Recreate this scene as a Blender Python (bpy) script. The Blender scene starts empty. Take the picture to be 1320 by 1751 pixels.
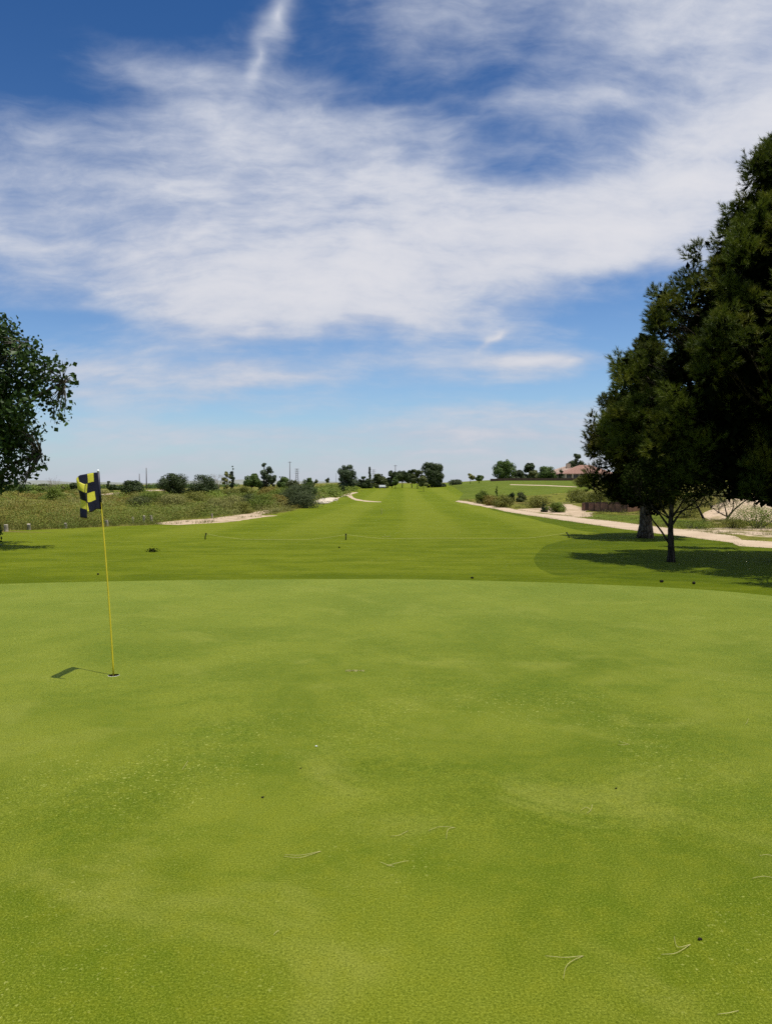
import bpy, bmesh, math, random
import numpy as np
from mathutils import Vector, Matrix
from mathutils.geometry import delaunay_2d_cdt

scene = bpy.context.scene
col = scene.collection
R = math.radians

# ------------------------------------------------------------------ camera
FPX, CX, CY, CAMZ = 1316.0, 660.0, 875.5, 1.95
PITCH = math.atan((875.5 - 828.0) / FPX)
cam_data = bpy.data.cameras.new('camera')
cam_data.sensor_fit = 'VERTICAL'
cam_data.sensor_height = 24.0
cam_data.lens = 24.0 * FPX / 1751.0
cam_data.clip_start = 0.05
cam_data.clip_end = 20000
cam = bpy.data.objects.new('camera', cam_data)
cam.location = (0, 0, CAMZ)
cam.rotation_euler = (math.pi / 2 - PITCH, 0, 0)
col.objects.link(cam)
scene.camera = cam

# ------------------------------------------------------------------ exposure
scene.view_settings.view_transform = 'Standard'
scene.view_settings.look = 'None'
scene.view_settings.exposure = 0.24
scene.view_settings.gamma = 1.0
scene.view_settings.use_curve_mapping = False
scene.render.engine = 'CYCLES'
scene.cycles.max_bounces = 6
scene.cycles.diffuse_bounces = 2
scene.cycles.transparent_max_bounces = 4
scene.cycles.use_denoising = False

# ------------------------------------------------------------------ sun
SUN_DROP = Vector((-0.18, 0.09, -1.0)).normalized()      # the way the light travels
to_sun = -SUN_DROP
SUN_EL = math.asin(to_sun.z)
SUN_ROT = math.atan2(to_sun.x, to_sun.y)
sun_data = bpy.data.lights.new('sun', 'SUN')
sun_data.energy = 5.0
sun_data.angle = R(0.53)
sun_data.color = (1.0, 0.955, 0.88)
sun = bpy.data.objects.new('sun', sun_data)
sun.rotation_euler = SUN_DROP.to_track_quat('-Z', 'Y').to_euler()
sun.location = (0, 0, 60)
col.objects.link(sun)


# ------------------------------------------------------------------ node helper
class NT:
    def __init__(self, tree):
        self.t = tree
        self.n = tree.nodes
        self.l = tree.links

    def _set(self, sock, v):
        if v is None:
            return
        if isinstance(v, bpy.types.NodeSocket):
            self.l.new(v, sock)
        elif isinstance(v, (tuple, list)):
            if len(v) == 3 and sock.type == 'RGBA':
                v = (*v, 1.0)
            sock.default_value = v
        else:
            sock.default_value = v

    def m(self, op, a, b=None, c=None, clamp=False):
        n = self.n.new('ShaderNodeMath')
        n.operation = op
        n.use_clamp = clamp
        self._set(n.inputs[0], a)
        self._set(n.inputs[1], b)
        self._set(n.inputs[2], c)
        return n.outputs[0]

    def vm(self, op, a, b=None):
        n = self.n.new('ShaderNodeVectorMath')
        n.operation = op
        self._set(n.inputs[0], a)
        self._set(n.inputs[1], b)
        return n.outputs['Value'] if op in ('DOT_PRODUCT', 'LENGTH') else n.outputs['Vector']

    def noise(self, vec, scale, detail=4, rough=0.55, dist=0.0, out='Fac'):
        n = self.n.new('ShaderNodeTexNoise')
        self._set(n.inputs['Vector'], vec)
        n.inputs['Scale'].default_value = scale
        n.inputs['Detail'].default_value = detail
        n.inputs['Roughness'].default_value = rough
        n.inputs['Distortion'].default_value = dist
        return n.outputs[out]

    def voronoi(self, vec, scale, feature='F1', out='Distance', rand=1.0):
        n = self.n.new('ShaderNodeTexVoronoi')
        n.feature = feature
        self._set(n.inputs['Vector'], vec)
        n.inputs['Scale'].default_value = scale
        n.inputs['Randomness'].default_value = rand
        return n.outputs[out]

    def ss(self, v, a, b):
        n = self.n.new('ShaderNodeMapRange')
        n.interpolation_type = 'SMOOTHSTEP'
        self._set(n.inputs['Value'], v)
        n.inputs['From Min'].default_value = a
        n.inputs['From Max'].default_value = b
        return n.outputs['Result']

    def lin(self, v, a, b, c=0.0, d=1.0):
        n = self.n.new('ShaderNodeMapRange')
        self._set(n.inputs['Value'], v)
        for k, x in zip(('From Min', 'From Max', 'To Min', 'To Max'), (a, b, c, d)):
            n.inputs[k].default_value = x
        return n.outputs['Result']

    def mix(self, fac, a, b, mode='MIX'):
        n = self.n.new('ShaderNodeMix')
        n.data_type = 'RGBA'
        n.blend_type = mode
        self._set(n.inputs[0], fac)
        self._set(n.inputs[6], a)
        self._set(n.inputs[7], b)
        return n.outputs[2]

    def xyz(self, x, y, z):
        n = self.n.new('ShaderNodeCombineXYZ')
        self._set(n.inputs[0], x)
        self._set(n.inputs[1], y)
        self._set(n.inputs[2], z)
        return n.outputs[0]

    def sep(self, v):
        n = self.n.new('ShaderNodeSeparateXYZ')
        self._set(n.inputs[0], v)
        return n.outputs

    def mapv(self, vec, scale=(1, 1, 1), rot=(0, 0, 0), loc=(0, 0, 0)):
        n = self.n.new('ShaderNodeMapping')
        self._set(n.inputs['Vector'], vec)
        n.inputs['Location'].default_value = loc
        n.inputs['Rotation'].default_value = rot
        n.inputs['Scale'].default_value = scale
        return n.outputs[0]

    def pos(self):
        return self.n.new('ShaderNodeTexCoord').outputs['Object']

    def bump(self, height, strength=0.5, dist=0.01):
        n = self.n.new('ShaderNodeBump')
        n.inputs['Strength'].default_value = strength
        n.inputs['Distance'].default_value = dist
        self._set(n.inputs['Height'], height)
        return n.outputs['Normal']


# ------------------------------------------------------------------ sky with cirrus
def pix_dir(px, py):
    sx, sy = (px - CX) / FPX, (CY - py) / FPX
    c, s = math.cos(PITCH), math.sin(PITCH)
    v = np.array([sx, c + sy * s, -s + sy * c])
    return v / np.linalg.norm(v)


def pix_azel(px, py):
    v = pix_dir(px, py)
    return math.atan2(v[0], v[1]), math.asin(v[2])


world = bpy.data.worlds.new('World')
scene.world = world
world.use_nodes = True
W = NT(world.node_tree)
W.n.clear()
sky = W.n.new('ShaderNodeTexSky')
sky.sky_type = 'NISHITA'
sky.sun_disc = False
sky.sun_elevation = SUN_EL
sky.sun_rotation = SUN_ROT
sky.altitude = 1200.0
sky.air_density = 1.0
sky.dust_density = 0.6
sky.ozone_density = 2.6
SKY_STRENGTH = 0.115
wdir = W.n.new('ShaderNodeTexCoord').outputs['Generated']
wx, wy, wz = W.sep(wdir)[:3]
zc = W.m('MAXIMUM', wz, 0.0)
az = W.m('ARCTAN2', wx, wy)
el = W.m('ARCSINE', zc)
# a cloud sheet: the view ray met with a (slightly curved) layer overhead
den = W.m('ADD', zc, 0.42)
plane = W.xyz(W.m('DIVIDE', wx, den), W.m('DIVIDE', wy, den), 0.0)
wn = W.n.new('ShaderNodeTexNoise')
W._set(wn.inputs['Vector'], plane)
wn.inputs['Scale'].default_value = 2.2
wn.inputs['Detail'].default_value = 4
wn.inputs['Roughness'].default_value = 0.6
wsep = W.sep(W.vm('SUBTRACT', wn.outputs['Color'], (0.5, 0.5, 0.5)))
az = W.m('MULTIPLY_ADD', wsep[0], 0.20, az)
el = W.m('MULTIPLY_ADD', wsep[1], W.m('MULTIPLY_ADD', zc, 0.16, 0.025), el)
# how thick the sheet is over each part of the sky: columns run left to right, rows upward
COLS = [0, 110, 220, 330, 440, 550, 660, 770, 880, 990, 1100, 1210, 1320]
ROWS = [
    (790, [.50, .50, .50, .50, .50, .52, .55, .58, .58, .58, .58, .55, .55]),
    (745, [.40, .45, .45, .45, .50, .50, .62, .74, .76, .74, .65, .60, .60]),
    (708, [.35, .38, .32, .22, .22, .22, .30, .48, .62, .64, .50, .50, .50]),
    (676, [.40, .55, .58, .50, .42, .22, .16, .12, .12, .10, .20, .30, .35]),
    (650, [.40, .55, .70, .66, .78, .62, .34, .34, .55, .16, .08, .20, .30]),
    (624, [.30, .36, .46, .64, .60, .50, .46, .55, .70, .42, .10, .20, .30]),
    (598, [.22, .12, .34, .66, .42, .42, .28, .44, .40, .14, .06, .18, .30]),
    (570, [.18, .04, .14, .76, .88, .66, .60, .76, .34, .06, .10, .18, .30]),
    (538, [.30, .26, .56, .90, .95, .92, .88, .86, .54, .14, .12, .25, .35]),
    (500, [.34, .56, .78, .94, 1.0, .98, .95, .92, .76, .42, .18, .20, .40]),
    (450, [.56, .70, .80, .88, .95, 1.0, 1.0, .98, .95, .90, .76, .66, .66]),
    (398, [.60, .66, .72, .78, .82, .90, 1.0, 1.0, 1.0, .98, .95, .90, .88]),
    (340, [.48, .66, .66, .70, .76, .80, .86, .96, .95, .98, .96, .92, .90]),
    (288, [.30, .54, .48, .70, .76, .76, .76, .72, .16, .58, .82, .92, .92]),
    (236, [.40, .26, .42, .84, .70, .70, .60, .52, .24, .54, .66, .78, .84]),
    (180, [.06, .10, .44, .80, .48, .52, .20, .14, .50, .62, .68, .74, .80]),
    (120, [-.05, .08, .32, .32, .30, .16, .20, .20, .46, .60, .66, .72, .76]),
    (60, [-.08, .00, .10, .10, .22, .06, .26, .36, .38, .56, .66, .72, .74]),
    (0, [-.06, .04, .06, .04, .18, .06, .30, .40, .46, .56, .64, .70, .72]),
]
thick_map = None
prev_e = None
for py, vals in ROWS:
    rampn = W.n.new('ShaderNodeValToRGB')
    cr = rampn.color_ramp
    cr.interpolation = 'B_SPLINE'
    A0, A1 = pix_azel(-40, 600)[0], pix_azel(1360, 600)[0]
    W._set(rampn.inputs['Fac'], W.lin(az, A0, A1))
    while len(cr.elements) < len(COLS):
        cr.elements.new(0.5)
    for k, (cpx, v) in enumerate(zip(COLS, vals)):
        a_ = pix_azel(cpx, py)[0]
        cr.elements[k].position = min(1, max(0, (a_ - A0) / (A1 - A0)))
    for k, v in enumerate(vals):
        cr.elements[k].color = ((v + 0.2) / 1.4,) * 3 + (1,)
    e_ = pix_azel(660, py)[1]
    if thick_map is None:
        thick_map = rampn.outputs[0]
    else:
        thick_map = W.mix(W.ss(el, prev_e, e_), thick_map, rampn.outputs[0])
    prev_e = e_
thick_map = W.mix(W.ss(el, 0.62, 1.1), thick_map, ((.45 + .2) / 1.4,) * 3)
bias = W.m('MULTIPLY_ADD', W.sep(thick_map)[0], 1.4 * 1.18, -0.2 * 1.18 - 0.125)


def blob(px, py, rx, ry, rot, amp):
    """a wisp of its own, drawn out along one direction"""
    a0, e0 = pix_azel(px, py)
    mp = W.n.new('ShaderNodeMapping')
    mp.vector_type = 'TEXTURE'
    W._set(mp.inputs['Vector'], azel)
    mp.inputs['Location'].default_value = (a0, e0, 0)
    mp.inputs['Rotation'].default_value = (0, 0, rot)
    mp.inputs['Scale'].default_value = (rx / FPX, ry / FPX, 1)
    gr = W.n.new('ShaderNodeTexGradient')
    gr.gradient_type = 'QUADRATIC_SPHERE'
    W.l.new(mp.outputs[0], gr.inputs[0])
    return W.m('MULTIPLY', gr.outputs['Fac'], amp)


azel = W.xyz(az, el, 0.0)
for b in [(478, 42, 105, 44, 1.15, 0.75), (425, 112, 95, 26, 0.85, 0.50), (880, 622, 150, 22, 0.08, 0.5), (835, 588, 70, 14, 0.5, 0.5)]:
    bias = W.m('ADD', bias, blob(*b))
pw = W.vm('ADD', plane, W.vm('MULTIPLY', wn.outputs['Color'], (0.16, 0.16, 0.0)))
n_big = W.noise(W.mapv(pw, (1.0, 1.15, 1), (0, 0, 0.5)), 3.4, 7, 0.57)
n_fib = W.noise(W.mapv(pw, (0.8, 3.2, 1), (0, 0, -0.62)), 4.0, 7, 0.60)
n_fine = W.noise(W.mapv(pw, (1.0, 1.5, 1), (0, 0, -0.5)), 13.0, 6, 0.62)
dens = W.m('MULTIPLY_ADD', W.m('SUBTRACT', n_big, 0.5), 0.95, bias)
dens = W.m('MULTIPLY_ADD', W.m('SUBTRACT', n_fib, 0.5), 0.85, dens)
dens = W.m('MULTIPLY_ADD', W.m('SUBTRACT', n_fine, 0.5), 0.40, dens)
cover = W.ss(dens, 0.0, 0.98)
cover = W.m('MULTIPLY', cover, 0.97)
hazy = W.m('MULTIPLY', W.m('POWER', W.m('SUBTRACT', 1.0, zc), 6.5), 0.95)       # thin veil towards the horizon
gam = W.n.new('ShaderNodeGamma')
sc0 = W.n.new('ShaderNodeVectorMath')
sc0.operation = 'SCALE'
W.l.new(sky.outputs['Color'], sc0.inputs[0])
sc0.inputs['Scale'].default_value = SKY_STRENGTH
W.l.new(sc0.outputs[0], gam.inputs['Color'])
gam.inputs['Gamma'].default_value = 1.62
sc1 = W.n.new('ShaderNodeVectorMath')
sc1.operation = 'SCALE'
W.l.new(gam.outputs[0], sc1.inputs[0])
sc1.inputs['Scale'].default_value = 1.36
sky_rad = W.vm('MULTIPLY', sc1.outputs[0], (0.56, 0.88, 0.92))
cl_a = W.mix(W.ss(W.m('ADD', n_big, W.m('MULTIPLY', n_fine, 0.5)), 0.55, 0.95), (0.40, 0.45, 0.57), (0.505, 0.54, 0.62))
cl_col = W.mix(W.ss(dens, 0.45, 1.35), cl_a, (0.655, 0.652, 0.685))
veil = W.mix(hazy, sky_rad, (0.415, 0.45, 0.515))
cl_col = W.mix(W.m('MULTIPLY', hazy, 0.9), cl_col, (0.455, 0.475, 0.535))
final = W.mix(cover, veil, cl_col)
bg = W.n.new('ShaderNodeBackground')
W.l.new(final, bg.inputs['Color'])
bg.inputs['Strength'].default_value = 1.0
wo = W.n.new('ShaderNodeOutputWorld')
W.l.new(bg.outputs[0], wo.inputs['Surface'])
world.cycles.sampling_method = 'MANUAL'
world.cycles.sample_map_resolution = 512


# ------------------------------------------------------------------ terrain height
def sst(a, b, v):
    t = np.clip((v - a) / (b - a), 0, 1)
    return t * t * (3 - 2 * t)


def H(x, y):
    x = np.asarray(x, float)
    y = np.asarray(y, float)
    a = x / np.maximum(y, 1.0)
    h = 1.15 * sst(85, 175, y) * sst(-0.16, -0.06, a)
    h = h + 1.5 * sst(190, 430, y) * sst(-0.32, -0.10, a)
    h = h + 1.75 * sst(0.05, 0.16, a) * sst(70, 220, y)
    h = h + 1.45 * sst(0.30, 0.46, a) * sst(37, 47, y)
    h = h + 0.012 * np.sin(x * 0.9 + 0.7) * np.sin(y * 0.75 + 0.3) * sst(3, 6, np.hypot(x, y))
    k = sst(16, 30, np.hypot(x, y))
    h = h + k * 0.035 * (np.sin(x * 0.31 + 1.3) * np.sin(y * 0.27) + 0.6 * np.sin(x * 0.13 + y * 0.17))
    return h


def hz(x, y):
    return float(H(x, y))


_YS = np.concatenate([np.linspace(1.5, 60, 6000), np.geomspace(60.01, 900, 6000)])


def ground_at(px, py):
    """the point of the ground seen at a pixel of the photograph"""
    v = pix_dir(px, py)
    xs, zs = _YS * v[0] / v[1], CAMZ + _YS * v[2] / v[1]
    hit = np.nonzero(zs < H(xs, _YS))[0]
    i = hit[0] if len(hit) else len(_YS) - 1
    return float(xs[i]), float(_YS[i])


def at(px, py, Y):
    v = pix_dir(px, py)
    return Vector((v[0] / v[1] * Y, Y, CAMZ + v[2] / v[1] * Y))


# ------------------------------------------------------------------ mesh helpers
class Geo:
    """collects triangles / quads and builds ONE mesh object"""
    def __init__(self):
        self.v, self.f, self.tint, self.n = [], [], [], 0

    def add(self, v, f, tint=0.5):
        v = np.asarray(v, np.float32).reshape(-1, 3)
        f = np.asarray(f, np.int64)
        if f.shape[1] == 4:
            f = np.concatenate([f[:, [0, 1, 2]], f[:, [0, 2, 3]]])
        self.v.append(v)
        self.f.append(f + self.n)
        t = np.full(len(v), tint, np.float32) if np.isscalar(tint) else np.asarray(tint, np.float32)
        self.tint.append(t)
        self.n += len(v)
        return self

    def tube(self, pts, rad, n=7, cap=True, jit=0.0, rng=None, tint=0.5):
        pts = np.asarray(pts, float)
        rad = np.broadcast_to(np.asarray(rad, float), (len(pts),))
        vs = []
        for i, p in enumerate(pts):
            d = pts[min(i + 1, len(pts) - 1)] - pts[max(i - 1, 0)]
            d = d / (np.linalg.norm(d) + 1e-9)
            u = np.cross(d, [0.31, 0.95, 0.05] if abs(d[2]) > 0.7 else [0, 0, 1])
            u /= np.linalg.norm(u) + 1e-9
            w = np.cross(d, u)
            an = np.linspace(0, 2 * np.pi, n, endpoint=False)
            rr = rad[i] * (1 + (jit * (rng.random(n) - 0.5) if jit else 0))
            vs.append(p + (np.cos(an) * rr)[:, None] * u + (np.sin(an) * rr)[:, None] * w)
        k = len(pts)
        f = [(i * n + j, i * n + (j + 1) % n, (i + 1) * n + (j + 1) % n, (i + 1) * n + j) for i in range(k - 1) for j in range(n)]
        V = np.concatenate(vs)
        f = np.asarray(f)
        f = np.concatenate([f[:, [0, 1, 2]], f[:, [0, 2, 3]]])
        if cap:
            b = len(V)
            V = np.concatenate([V, pts[:1], pts[-1:]])
            f = np.concatenate([f, [(b, (j + 1) % n, j) for j in range(n)], [(b + 1, (k - 1) * n + j, (k - 1) * n + (j + 1) % n) for j in range(n)]])
        return self.add(V, f, tint)

    def box(self, c, s, rz=0.0, tint=0.5, taper=1.0):
        c, s = np.asarray(c, float), np.asarray(s, float) / 2
        q = np.array([[x, y, z] for z in (-1, 1) for y in (-1, 1) for x in (-1, 1)], float)
        q[4:, :2] *= taper
        q = q * s
        co, si = math.cos(rz), math.sin(rz)
        q = q @ np.array([[co, si, 0], [-si, co, 0], [0, 0, 1]]) + c
        f = [(0, 2, 3, 1), (4, 5, 7, 6), (0, 1, 5, 4), (2, 6, 7, 3), (0, 4, 6, 2), (1, 3, 7, 5)]
        return self.add(q, f, tint)

    def build(self, name, mat, parent=None, smooth=False, loc=None):
        V = np.concatenate(self.v) if self.v else np.zeros((0, 3), np.float32)
        F = np.concatenate(self.f) if self.f else np.zeros((0, 3), np.int64)
        if loc is not None:
            V = V - np.asarray(loc, np.float32)
        me = bpy.data.meshes.new(name)
        me.vertices.add(len(V))
        me.vertices.foreach_set('co', V.astype(np.float32).ravel())
        me.loops.add(F.size)
        me.loops.foreach_set('vertex_index', F.astype(np.int32).ravel())
        me.polygons.add(len(F))
        me.polygons.foreach_set('loop_start', np.arange(0, F.size, 3, dtype=np.int32))
        me.polygons.foreach_set('use_smooth', np.full(len(F), smooth, bool))
        at_ = me.attributes.new('tint', 'FLOAT', 'POINT')
        at_.data.foreach_set('value', np.concatenate(self.tint).astype(np.float32))
        me.update(calc_edges=True)
        me.validate()
        for m in (mat if isinstance(mat, (list, tuple)) else [mat]):
            me.materials.append(m)
        o = bpy.data.objects.new(name, me)
        col.objects.link(o)
        if parent is not None:
            o.parent = parent
        elif loc is not None:
            o.location = loc
        return o


def tag(o, label=None, cat=None, group=None, kind=None):
    for k, v in (('label', label), ('category', cat), ('group', group), ('kind', kind)):
        if v:
            o[k] = v
    return o


def empty(name, loc):
    o = bpy.data.objects.new(name, None)
    o.location = loc
    o.empty_display_size = 0.1
    col.objects.link(o)
    return o


def unit(v):
    return v / (np.linalg.norm(v, axis=-1, keepdims=True) + 1e-9)


def rand_dirs(rng, n):
    return unit(rng.normal(size=(n, 3)))


# ------------------------------------------------------------------ materials
def material(name):
    m = bpy.data.materials.new(name)
    m.use_nodes = True
    T = NT(m.node_tree)
    b = T.n['Principled BSDF']
    return m, T, b


def simple(name, color, rough=0.6, var=0.12, scale=8.0, spec=0.35, metal=0.0, bump=0.0):
    m, T, b = material(name)
    p = T.pos()
    n = T.noise(p, scale, 5, 0.6)
    c2 = tuple(max(0, c * (1 - var * 2)) for c in color)
    c3 = tuple(min(1, c * (1 + var)) for c in color)
    T._set(b.inputs['Base Color'], T.mix(T.ss(n, 0.3, 0.7), c2, c3))
    b.inputs['Roughness'].default_value = rough
    b.inputs['Specular IOR Level'].default_value = spec
    b.inputs['Metallic'].default_value = metal
    if bump:
        T._set(b.inputs['Normal'], T.bump(T.noise(p, scale * 6, 4, 0.6), bump, 0.01))
    return m


def foliage(name, dark, light, tip=None, trans=0.25, rough=0.6, spec=0.25):
    """leaf colour varies leaf by leaf and plant by plant; part of the light passes through"""
    m, T, b = material(name)
    geo = T.n.new('ShaderNodeNewGeometry')
    at_ = T.n.new('ShaderNodeAttribute')
    at_.attribute_name = 'tint'
    f = T.m('ADD', T.m('MULTIPLY', geo.outputs['Random Per Island'], 0.30), T.m('MULTIPLY', at_.outputs['Fac'], 0.70))
    c = T.mix(f, dark, light)
    if tip:
        c = T.mix(T.ss(T.noise(T.pos(), 1.3, 3, 0.5), 0.50, 0.64), c, tip)  # yellower patches: sunlit tuft highlights put into the foliage colour
    T._set(b.inputs['Base Color'], c)
    b.inputs['Roughness'].default_value = rough
    b.inputs['Specular IOR Level'].default_value = spec
    tr = T.n.new('ShaderNodeBsdfTranslucent')
    T._set(tr.inputs['Color'], T.mix(0.5, c, light))
    ms = T.n.new('ShaderNodeMixShader')
    ms.inputs[0].default_value = trans
    T.l.new(b.outputs[0], ms.inputs[1])
    T.l.new(tr.outputs[0], ms.inputs[2])
    T.l.new(ms.outputs[0], T.n['Material Output'].inputs['Surface'])
    return m


def mat_green():
    m, T, b = material('putting_turf')
    p = T.pos()
    big = T.noise(p, 0.45, 4, 0.6, 0.5)
    mid = T.noise(T.mapv(p, loc=(4, 1, 0)), 1.15, 5, 0.6, 0.6)
    mid2 = T.noise(T.mapv(p, loc=(7, 3, 0)), 0.85, 5, 0.62, 0.6)
    sm = T.noise(p, 8.0, 4, 0.62)
    blade = T.noise(p, 95.0, 3, 0.85)
    grain = T.noise(p, 210.0, 2, 0.6)
    c = T.mix(T.ss(big, 0.36, 0.64), (0.072, 0.100, 0.0024), (0.136, 0.156, 0.0120))
    c = T.mix(T.m('MULTIPLY', T.ss(mid, 0.46, 0.70), 0.66), c, (0.066, 0.100, 0.0020))
    c = T.mix(T.m('MULTIPLY', T.ss(mid2, 0.50, 0.72), 0.70), c, (0.180, 0.190, 0.0280))
    c = T.mix(T.m('MULTIPLY', T.ss(sm, 0.42, 0.72), 0.40), c, (0.150, 0.160, 0.0080))
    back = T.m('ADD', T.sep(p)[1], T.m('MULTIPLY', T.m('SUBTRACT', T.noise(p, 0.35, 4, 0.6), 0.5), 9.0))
    c = T.mix(T.m('MULTIPLY', T.ss(back, 6.5, 13.0), 0.34), c, (0.200, 0.215, 0.0260))  # paler towards the back: grazing sheen put into the turf colour
    # between the blades it is darker and greener, clipped tips are pale
    f = T.m('MULTIPLY_ADD', T.m('SUBTRACT', grain, 0.5), 0.55, blade)
    c = T.mix(T.m('MULTIPLY', T.ss(f, 0.54, 0.33), 0.76), c, (0.030, 0.048, 0.0012))
    c = T.mix(T.m('MULTIPLY', T.ss(f, 0.52, 0.74), 0.58), c, (0.290, 0.325, 0.050))
    patch = T.ss(T.noise(T.mapv(p, loc=(2, 9, 0)), 0.55, 3, 0.5), 0.42, 0.66)
    sp = T.ss(T.noise(p, 46.0, 2, 0.5), 0.635, 0.71)
    c = T.mix(T.m('MULTIPLY', T.m('MULTIPLY', sp, patch), 0.65), c, (0.36, 0.37, 0.10))
    T._set(b.inputs['Base Color'], c)
    b.inputs['Roughness'].default_value = 0.85
    b.inputs['Specular IOR Level'].default_value = 0.03
    b.inputs['Sheen Weight'].default_value = 0.85
    b.inputs['Sheen Roughness'].default_value = 0.24
    b.inputs['Sheen Tint'].default_value = (0.80, 0.95, 0.20, 1)
    hgt = T.m('ADD', T.m('MULTIPLY', f, 0.8), T.m('MULTIPLY', sm, 1.2))
    T._set(b.inputs['Normal'], T.bump(hgt, 0.45, 0.012))
    return m


def mat_turf(name, c_dark, c_light, c_dry, stripes=0.0, dry_amt=0.35, rough_scale=1.0):
    m, T, b = material(name)
    p = T.pos()
    big = T.noise(p, 0.10, 4, 0.6, 0.5)
    mid = T.noise(T.mapv(p, (0.7, 1.5, 1)), 0.8, 5, 0.62, 0.5)
    sm = T.noise(T.mapv(p, (1, 1.6, 1)), 5.0 * rough_scale, 5, 0.65)
    fine = T.noise(p, 45.0 * rough_scale, 3, 0.7)
    f = T.m('ADD', T.m('MULTIPLY', big, 0.4), T.m('ADD', T.m('MULTIPLY', mid, 0.75), T.m('MULTIPLY', sm, 0.45)))
    c = T.mix(T.ss(f, 0.68, 0.92), c_dark, c_light)
    if stripes:
        px_, py_ = T.sep(p)[:2]
        wob = T.m('MULTIPLY', T.m('SUBTRACT', T.noise(p, 0.05, 2, 0.5), 0.5), 5.0)
        lane = T.m('SINE', T.m('MULTIPLY', T.m('ADD', T.m('MULTIPLY_ADD', py_, -0.023, px_), T.m('MULTIPLY', wob, 0.18)), 2 * math.pi / 5.2))
        streak = T.noise(T.mapv(p, (0.16, 1.6, 1), loc=(3, 8, 0)), 1.0, 5, 0.65)
        s = T.m('ADD', T.m('MULTIPLY', T.ss(lane, -0.6, 0.6), T.m('MULTIPLY', T.ss(py_, 24.0, 34.0), 0.50)), T.m('MULTIPLY', T.ss(streak, 0.38, 0.68), 0.30))
        c = T.mix(T.m('MULTIPLY', s, stripes), c, c_dry)
    d = T.ss(T.noise(T.mapv(p, (1, 2.4, 1), loc=(5, 2, 0)), 0.55, 6, 0.66, 0.8), 0.53, 0.75)
    c = T.mix(T.m('MULTIPLY', d, dry_amt), c, c_dry)
    c = T.mix(T.m('MULTIPLY', T.ss(fine, 0.35, 0.62), 0.5), T.mix(0.45, c, (0.03, 0.05, 0.003)), c)
    T._set(b.inputs['Base Color'], c)
    b.inputs['Roughness'].default_value = 0.85
    b.inputs['Specular IOR Level'].default_value = 0.02
    b.inputs['Sheen Weight'].default_value = 0.22
    b.inputs['Sheen Roughness'].default_value = 0.30
    b.inputs['Sheen Tint'].default_value = (0.76, 0.95, 0.15, 1)
    T._set(b.inputs['Normal'], T.bump(T.m('ADD', fine, T.m('MULTIPLY', sm, 1.6)), 0.7, 0.05))
    return m


def mat_desert(name, sandiness):
    m, T, b = material(name)
    p = T.pos()
    n1 = T.noise(p, 0.16, 6, 0.65, 0.6)
    n2 = T.noise(p, 1.3, 6, 0.68, 0.4)
    n3 = T.noise(p, 14.0, 4, 0.65)
    sand = T.mix(T.ss(n3, 0.3, 0.7), (0.36, 0.265, 0.185), (0.50, 0.395, 0.29))
    veg = T.mix(T.ss(n2, 0.35, 0.65), (0.072, 0.082, 0.008), (0.160, 0.156, 0.022))
    veg = T.mix(T.m('MULTIPLY', T.ss(T.noise(p, 0.07, 3, 0.5), 0.45, 0.65), 0.6), veg, (0.125, 0.092, 0.030))
    k = T.m('ADD', T.m('MULTIPLY', n1, 0.55), T.m('MULTIPLY', n2, 0.45))
    c = T.mix(T.ss(k, 0.62 - sandiness, 0.72 - sandiness), veg, sand)
    T._set(b.inputs['Base Color'], c)
    b.inputs['Roughness'].default_value = 0.95
    b.inputs['Specular IOR Level'].default_value = 0.08
    T._set(b.inputs['Normal'], T.bump(T.m('ADD', n3, T.m('MULTIPLY', n2, 2.0)), 0.8, 0.06))
    return m


def mat_path():
    m, T, b = material('pale_concrete_path')
    p = T.pos()
    n = T.noise(p, 0.7, 6, 0.6, 0.3)
    n3 = T.noise(p, 30.0, 4, 0.6)
    c = T.mix(T.ss(n, 0.3, 0.7), (0.375, 0.285, 0.195), (0.455, 0.355, 0.250))
    c = T.mix(T.m('MULTIPLY', T.ss(n3, 0.4, 0.7), 0.35), c, (0.27, 0.205, 0.14))
    c = T.mix(T.m('MULTIPLY', T.ss(T.noise(p, 0.33, 5, 0.7, 0.5), 0.5, 0.7), 0.45), c, (0.29, 0.22, 0.145))
    T._set(b.inputs['Base Color'], c)
    b.inputs['Roughness'].default_value = 0.9
    b.inputs['Specular IOR Level'].default_value = 0.15
    T._set(b.inputs['Normal'], T.bump(n3, 0.4, 0.01))
    return m


def mat_bark(name, c1, c2, sc=6.0):
    m, T, b = material(name)
    p = T.pos()
    q = T.mapv(p, (1, 1, 0.28))
    v = T.voronoi(q, sc * 1.6, 'DISTANCE_TO_EDGE')
    n = T.noise(q, sc * 3, 5, 0.65)
    c = T.mix(T.ss(n, 0.3, 0.7), c1, c2)
    c = T.mix(T.m('MULTIPLY', T.ss(v, 0.12, 0.0), 0.8), c, tuple(x * 0.3 for x in c1))
    T._set(b.inputs['Base Color'], c)
    b.inputs['Roughness'].default_value = 0.9
    b.inputs['Specular IOR Level'].default_value = 0.1
    T._set(b.inputs['Normal'], T.bump(T.m('ADD', T.ss(v, 0.0, 0.2), T.m('MULTIPLY', n, 0.5)), 0.9, 0.04))
    return m


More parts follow.
